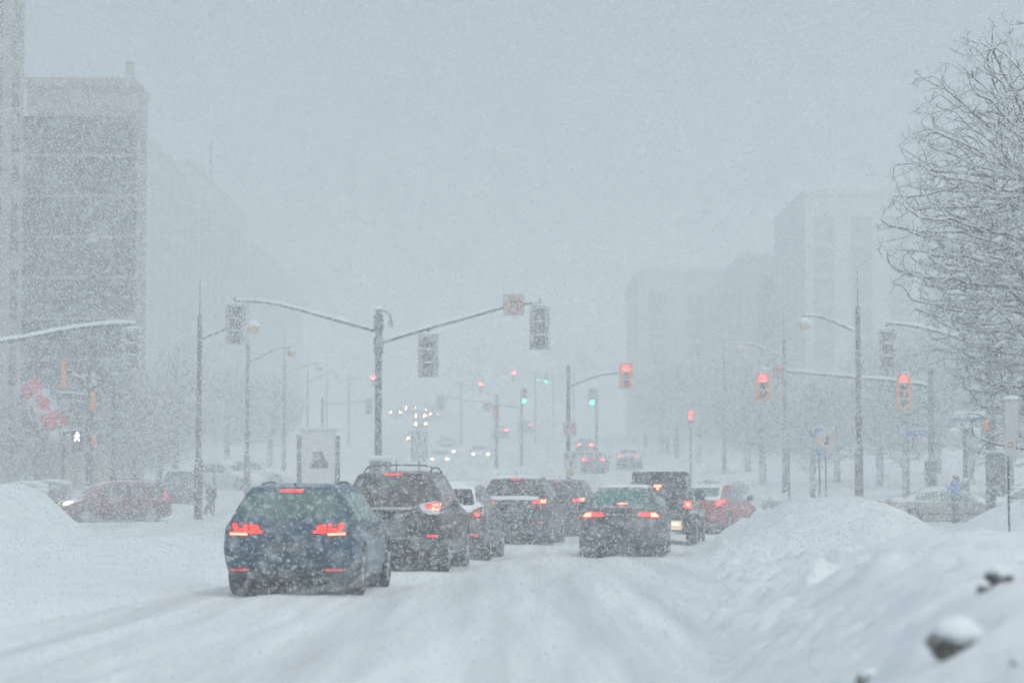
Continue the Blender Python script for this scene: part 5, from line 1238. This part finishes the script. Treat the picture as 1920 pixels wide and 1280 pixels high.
# ---------------------------------------------------------------- people
def skin_obj(name, pts, edges, radii, m, parent, sub=2):
    me = bpy.data.meshes.new(name); me.from_pydata(pts, edges, []); o = bpy.data.objects.new(name, me); col.objects.link(o)
    o.modifiers.new('s', 'SKIN'); sl = me.skin_vertices[0].data
    for i, r in enumerate(radii): sl[i].radius = (r, r) if not hasattr(r, '__len__') else r
    sl[0].use_root = True
    mo = o.modifiers.new('u', 'SUBSURF'); mo.levels = sub; mo.render_levels = sub
    dg = bpy.context.evaluated_depsgraph_get(); m2 = bpy.data.meshes.new_from_object(o.evaluated_get(dg)); bpy.data.objects.remove(o)
    return link_mesh(name, m2, m, parent, True)
def person(loc, rz, label, J, coat, pants, hairm, long_hair=False, backpack=None, group=None, boots=None, scale=1):
    """J: joint positions, forward = -Y local"""
    root = empty('person', loc, rz); root.scale = (scale,) * 3; V = {k: Vector(v) for k, v in J.items()}
    names = ['pelvis', 'belly', 'chest', 'neck', 'head', 'crown', 'hipL', 'kneeL', 'ankL', 'toeL', 'hipR', 'kneeR', 'ankR', 'toeR', 'shL', 'elL', 'wrL', 'shR', 'elR', 'wrR']
    rad = [.12, .115, .13, .055, .095, .06, .085, .06, .042, .035, .085, .06, .042, .035, .06, .043, .03, .06, .043, .03]
    ed = [(0,1),(1,2),(2,3),(3,4),(4,5),(0,6),(6,7),(7,8),(8,9),(0,10),(10,11),(11,12),(12,13),(2,14),(14,15),(15,16),(2,17),(17,18),(18,19)]
    pts = [V[n] for n in names]
    for wr, el in ((16, 15), (19, 18)):
        d = (pts[wr] - pts[el]).normalized(); s = d.cross(Vector((0, 1, 0)));
        if s.length < .1: s = Vector((1, 0, 0))
        s.normalize(); palm = pts[wr] + d * .06; pi = len(pts); pts.append(palm); rad.append(.03); ed.append((wr, pi))
        for k in range(4):
            b = palm + d * .035 + s * (k - 1.5) * .019; e = b + d * (.045 - .006 * abs(k - 1.3)) + Vector((0, -.012, -.008)); pts += [b, e]; rad += [.009, .007]; ed += [(pi, len(pts) - 2), (len(pts) - 2, len(pts) - 1)]
        b = palm + s * -.035 + d * .005; e = b + d * .03 + s * -.02; pts += [b, e]; rad += [.010, .008]; ed += [(pi, len(pts) - 2), (len(pts) - 2, len(pts) - 1)]
    body = skin_obj('body', pts, ed, rad, M['skin'], root)
    # coat
    cp = ['belly', 'pelvis', 'chest', 'neck', 'shL', 'elL', 'wrL', 'shR', 'elR', 'wrR']; P = [V[n].copy() for n in cp]
    P[1] = V['pelvis'] + Vector((0, 0, -.06)); P[3] = V['chest'].lerp(V['neck'], .75)
    skin_obj('jacket', P, [(0,1),(0,2),(2,3),(2,4),(4,5),(5,6),(2,7),(7,8),(8,9)], [.165, .175, .175, .085, .095, .075, .055, .095, .075, .055], coat, root)
    P = [V['pelvis'] + Vector((0, 0, -.02)), V['hipL'], V['kneeL'], V['ankL'], V['hipR'], V['kneeR'], V['ankR']]
    skin_obj('trousers', P, [(0,1),(1,2),(2,3),(0,4),(4,5),(5,6)], [.14, .105, .08, .062, .105, .08, .062], pants, root)
    bm_ = boots or M['black']
    for s in 'LR': skin_obj('boot', [V['ank' + s] + Vector((0, 0, .06)), V['ank' + s], V['toe' + s]], [(0,1),(1,2)], [.062, .058, .042], bm_, root)
    hd = V['head']
    if long_hair: skin_obj('hair', [hd + Vector((0, .01, .045)), hd + Vector((0, .035, -.02)), hd + Vector((0, .075, -.16)), hd + Vector((0, .10, -.30))], [(0,1),(1,2),(2,3)], [.115, .115, .10, .055], hairm, root)
    else: skin_obj('hood', [hd + Vector((0, .015, .045)), hd + Vector((0, .04, -.06)), V['neck'] + Vector((0, .03, 0))], [(0,1),(1,2)], [.125, .12, .08], hairm, root)
    # face: nose, eyes, mouth looking to -Y
    fm = MB(); fm.ball(hd + Vector((0, -.108, -.005)), .014, 8, 6, 1.4); fm.build('nose', M['skin'], body)
    for s in (-1, 1): MB().ball(hd + Vector((s * .032, -.088, .02)), .010, 8, 6).build('eye', M['black'], body)
    MB().box(hd.x - .022, hd.x + .022, hd.y - .096, hd.y - .088, hd.z - .052, hd.z - .044).build('mouth', M['red_paint'], body)
    if backpack:
        b = V['chest'] + Vector((0, .21, -.06)); m = MB(); m.box(b.x - .16, b.x + .16, b.y - .08, b.y + .09, b.z - .25, b.z + .18); m.build('backpack', backpack, root, True, bevel=.06, seg=3)
    tag(root, label, 'person', group); return root
stand = dict(pelvis=(0,0,.95), belly=(0,0,1.12), chest=(0,0,1.34), neck=(0,.0,1.50), head=(0,-.01,1.63), crown=(0,0,1.71), hipL=(-.09,0,.90), kneeL=(-.10,-.02,.50), ankL=(-.10,.02,.09), toeL=(-.11,-.12,.045), hipR=(.09,0,.90), kneeR=(.10,-.02,.50), ankR=(.11,.02,.09), toeR=(.12,-.12,.045),
             shL=(-.18,0,1.42), elL=(-.24,.02,1.15), wrL=(-.22,-.08,.93), shR=(.18,0,1.42), elR=(.24,.02,1.15), wrR=(.22,-.08,.93))
ph = dict(stand); ph.update(elL=(-.21,-.10,1.18), wrL=(-.12,-.32,1.30), elR=(.21,-.08,1.16), wrR=(.08,-.33,1.28), head=(0,-.03,1.62))
jk = snowy('light_blue_jacket', (.12, .24, .50), .8, up=1.5, thr=1.6, nscale=16, namp=1.2); dk = snowy('dark_trousers', (.03, .033, .04), .8, thr=2.0, nscale=16, namp=1.3); hr = snowy('dark_hair', (.03, .022, .02), .8, thr=1.4, nscale=18, namp=1.0)
Y = 83.5; p = at(1792, 887, Y)
person((p.x, Y, p.z - 1.74), R(-72), 'person with long dark hair in a light blue jacket standing by the beige sedan', ph, jk, dk, hr, True)
wk = dict(stand); wk.update(pelvis=(0,.03,.92), belly=(0,0,1.08), chest=(0,-.07,1.29), neck=(0,-.12,1.44), head=(0,-.17,1.56), crown=(0,-.18,1.64), kneeL=(-.10,-.22,.55), ankL=(-.10,-.20,.12), toeL=(-.11,-.34,.06), kneeR=(.10,.04,.50), ankR=(.10,.30,.13), toeR=(.11,.18,.05),
          shL=(-.18,-.07,1.37), elL=(-.25,.02,1.10), wrL=(-.22,-.16,.98), shR=(.18,-.07,1.37), elR=(.25,.04,1.12), wrR=(.20,-.18,1.00), hipL=(-.09,.02,.87), hipR=(.09,.03,.87))
nv = snowy('navy_jacket', (.02, .04, .10), .8, thr=1.8, nscale=14, namp=1.4); kh = snowy('khaki_trousers', (.10, .085, .07), .8, thr=1.9, nscale=14, namp=1.4)
Y = 101; p = at(394, 979, Y)
person((p.x, Y, -.02), R(-100), 'person in a navy hooded jacket with a dark backpack crossing the road', wk, nv, kh, nv, False, snowy('dark_backpack', (.02, .022, .03), .8, thr=1.0, nscale=14), scale=1.03)
for i, (px, Y, h, lb_) in enumerate(((1211, 222, 'a', 'distant dark figure on the far sidewalk, third from the right'), (1229, 250, 'b', 'distant dark figure highest on the far sidewalk'), (1252, 205, 'c', 'distant dark figure on the far sidewalk, left one of the right pair'), (1266, 203, 'd', 'distant dark figure on the far sidewalk, rightmost'), (1196, 262, 'e', 'distant faint figure leftmost on the far sidewalk'))):
    X = X_at(px, Y); person((X, Y, G(X, Y) - .02), R(180 + 25 * i), lb_, stand if i % 2 else wk, dk, dk, dk, False, group='distant pedestrians on the far sidewalk')
# ---------------------------------------------------------------- falling snow
def falling_snow(seed=3):
    r_ = np.random.default_rng(seed); P = []; Rr = []
    # slabs of depth; the swath covers what the camera can see with a margin to each side
    y0 = 1.6
    while y0 < 130:
        y1 = min(130, y0 * 1.12 + .3); ym = (y0 + y1) / 2; hw_ = .225 * y1 + 1.2
        zlo, zhi = max(0.0, 1.4 - .085 * y1 - .3), 1.4 + .205 * y1 + .5
        n_m3 = FLAKES * (1.0 if ym < 38 else .38 * (38 / ym) ** 2)
        n = int((y1 - y0) * 2 * hw_ * (zhi - zlo) * n_m3)
        p = np.stack([r_.uniform(-hw_, hw_, n), r_.uniform(y0, y1, n), r_.uniform(zlo, zhi, n)], 1)
        rr = np.clip(r_.lognormal(math.log(.0045), .42, n), .002, .014) * (1.0 if ym < 38 else 1.15 * ym / 38)
        P.append(p); Rr.append(rr); y0 = y1
    P = np.concatenate(P); Rr = np.concatenate(Rr); n = len(P)
    # keep the ground clear of buried flakes cheaply; a flake is a small four-sided crumb, turned at random
    T4 = np.array([(1,1,1),(1,-1,-1),(-1,1,-1),(-1,-1,1)], float) * .80
    a = r_.uniform(0, 6.28, (n, 3)); ca, sa = np.cos(a), np.sin(a)
    Rx = np.stack([ca[:,0]*ca[:,1], ca[:,0]*sa[:,1]*sa[:,2]-sa[:,0]*ca[:,2], ca[:,0]*sa[:,1]*ca[:,2]+sa[:,0]*sa[:,2], sa[:,0]*ca[:,1], sa[:,0]*sa[:,1]*sa[:,2]+ca[:,0]*ca[:,2], sa[:,0]*sa[:,1]*ca[:,2]-ca[:,0]*sa[:,2], -sa[:,1], ca[:,1]*sa[:,2], ca[:,1]*ca[:,2]], 1).reshape(n, 3, 3)
    V = np.einsum('nij,kj->nki', Rx, T4) * Rr[:, None, None] + P[:, None, :]
    F4 = np.array([(0,1,2),(0,3,1),(0,2,3),(1,3,2)])
    idx = (np.arange(n)[:, None, None] * 4 + F4[None]).reshape(-1)
    me = bpy.data.meshes.new('falling_snow'); me.vertices.add(4 * n); me.vertices.foreach_set('co', V.reshape(-1).astype(np.float32))
    me.loops.add(12 * n); me.loops.foreach_set('vertex_index', idx.astype(np.int32)); me.polygons.add(4 * n); me.polygons.foreach_set('loop_start', np.arange(0, 12 * n, 3, dtype=np.int32)); me.polygons.foreach_set('loop_total', np.full(4 * n, 3, np.int32)) if hasattr(me.polygons[0], 'loop_total') and False else None
    me.update(calc_edges=True)
    m, nn, ll, bs = new_mat('snowflake'); bs.inputs['Base Color'].default_value = (.92, .97, .98, 1); bs.inputs['Roughness'].default_value = .9; bs.inputs['Specular IOR Level'].default_value = 0
    tr = nn.new('ShaderNodeBsdfTranslucent'); tr.inputs[0].default_value = (.92, .97, .98, 1); mx = nn.new('ShaderNodeMixShader'); mx.inputs[0].default_value = .5
    ll.new(bs.outputs[0], mx.inputs[1]); ll.new(tr.outputs[0], mx.inputs[2]); ll.new(mx.outputs[0], nn['Material Output'].inputs[0])
    o = link_mesh('falling_snow', me, m); tag(o, kind='stuff'); o['label'] = 'white flakes of falling snow thick in the air'; o['category'] = 'snowfall'
    print('flakes', n)
FLAKES = 105

falling_snow()
# ---------------------------------------------------------------- haze
hb = MB(); hb.box(-200, 200, -30, 660, -3, 46); hz = hb.build('haze', None); tag(hz, kind='stuff'); hz['label'] = 'pale haze of fine blowing snow over the whole street'
hm = bpy.data.materials.new('snow_haze'); hm.use_nodes = True; nt = hm.node_tree; nt.nodes.remove(nt.nodes['Principled BSDF'])
pv = nt.nodes.new('ShaderNodeVolumePrincipled'); nt.links.new(pv.outputs[0], nt.nodes['Material Output'].inputs['Volume'])
pv.inputs['Color'].default_value = (.918, .98, .975, 1); pv.inputs['Density'].default_value = HAZE_DENSITY; pv.inputs['Anisotropy'].default_value = .15
for k in ('Density Attribute', 'Color Attribute', 'Temperature Attribute'):
    if k in pv.inputs: pv.inputs[k].default_value = ''
try: hm.cycles.homogeneous_volume = True
except Exception: pass
hz.data.materials.append(hm)
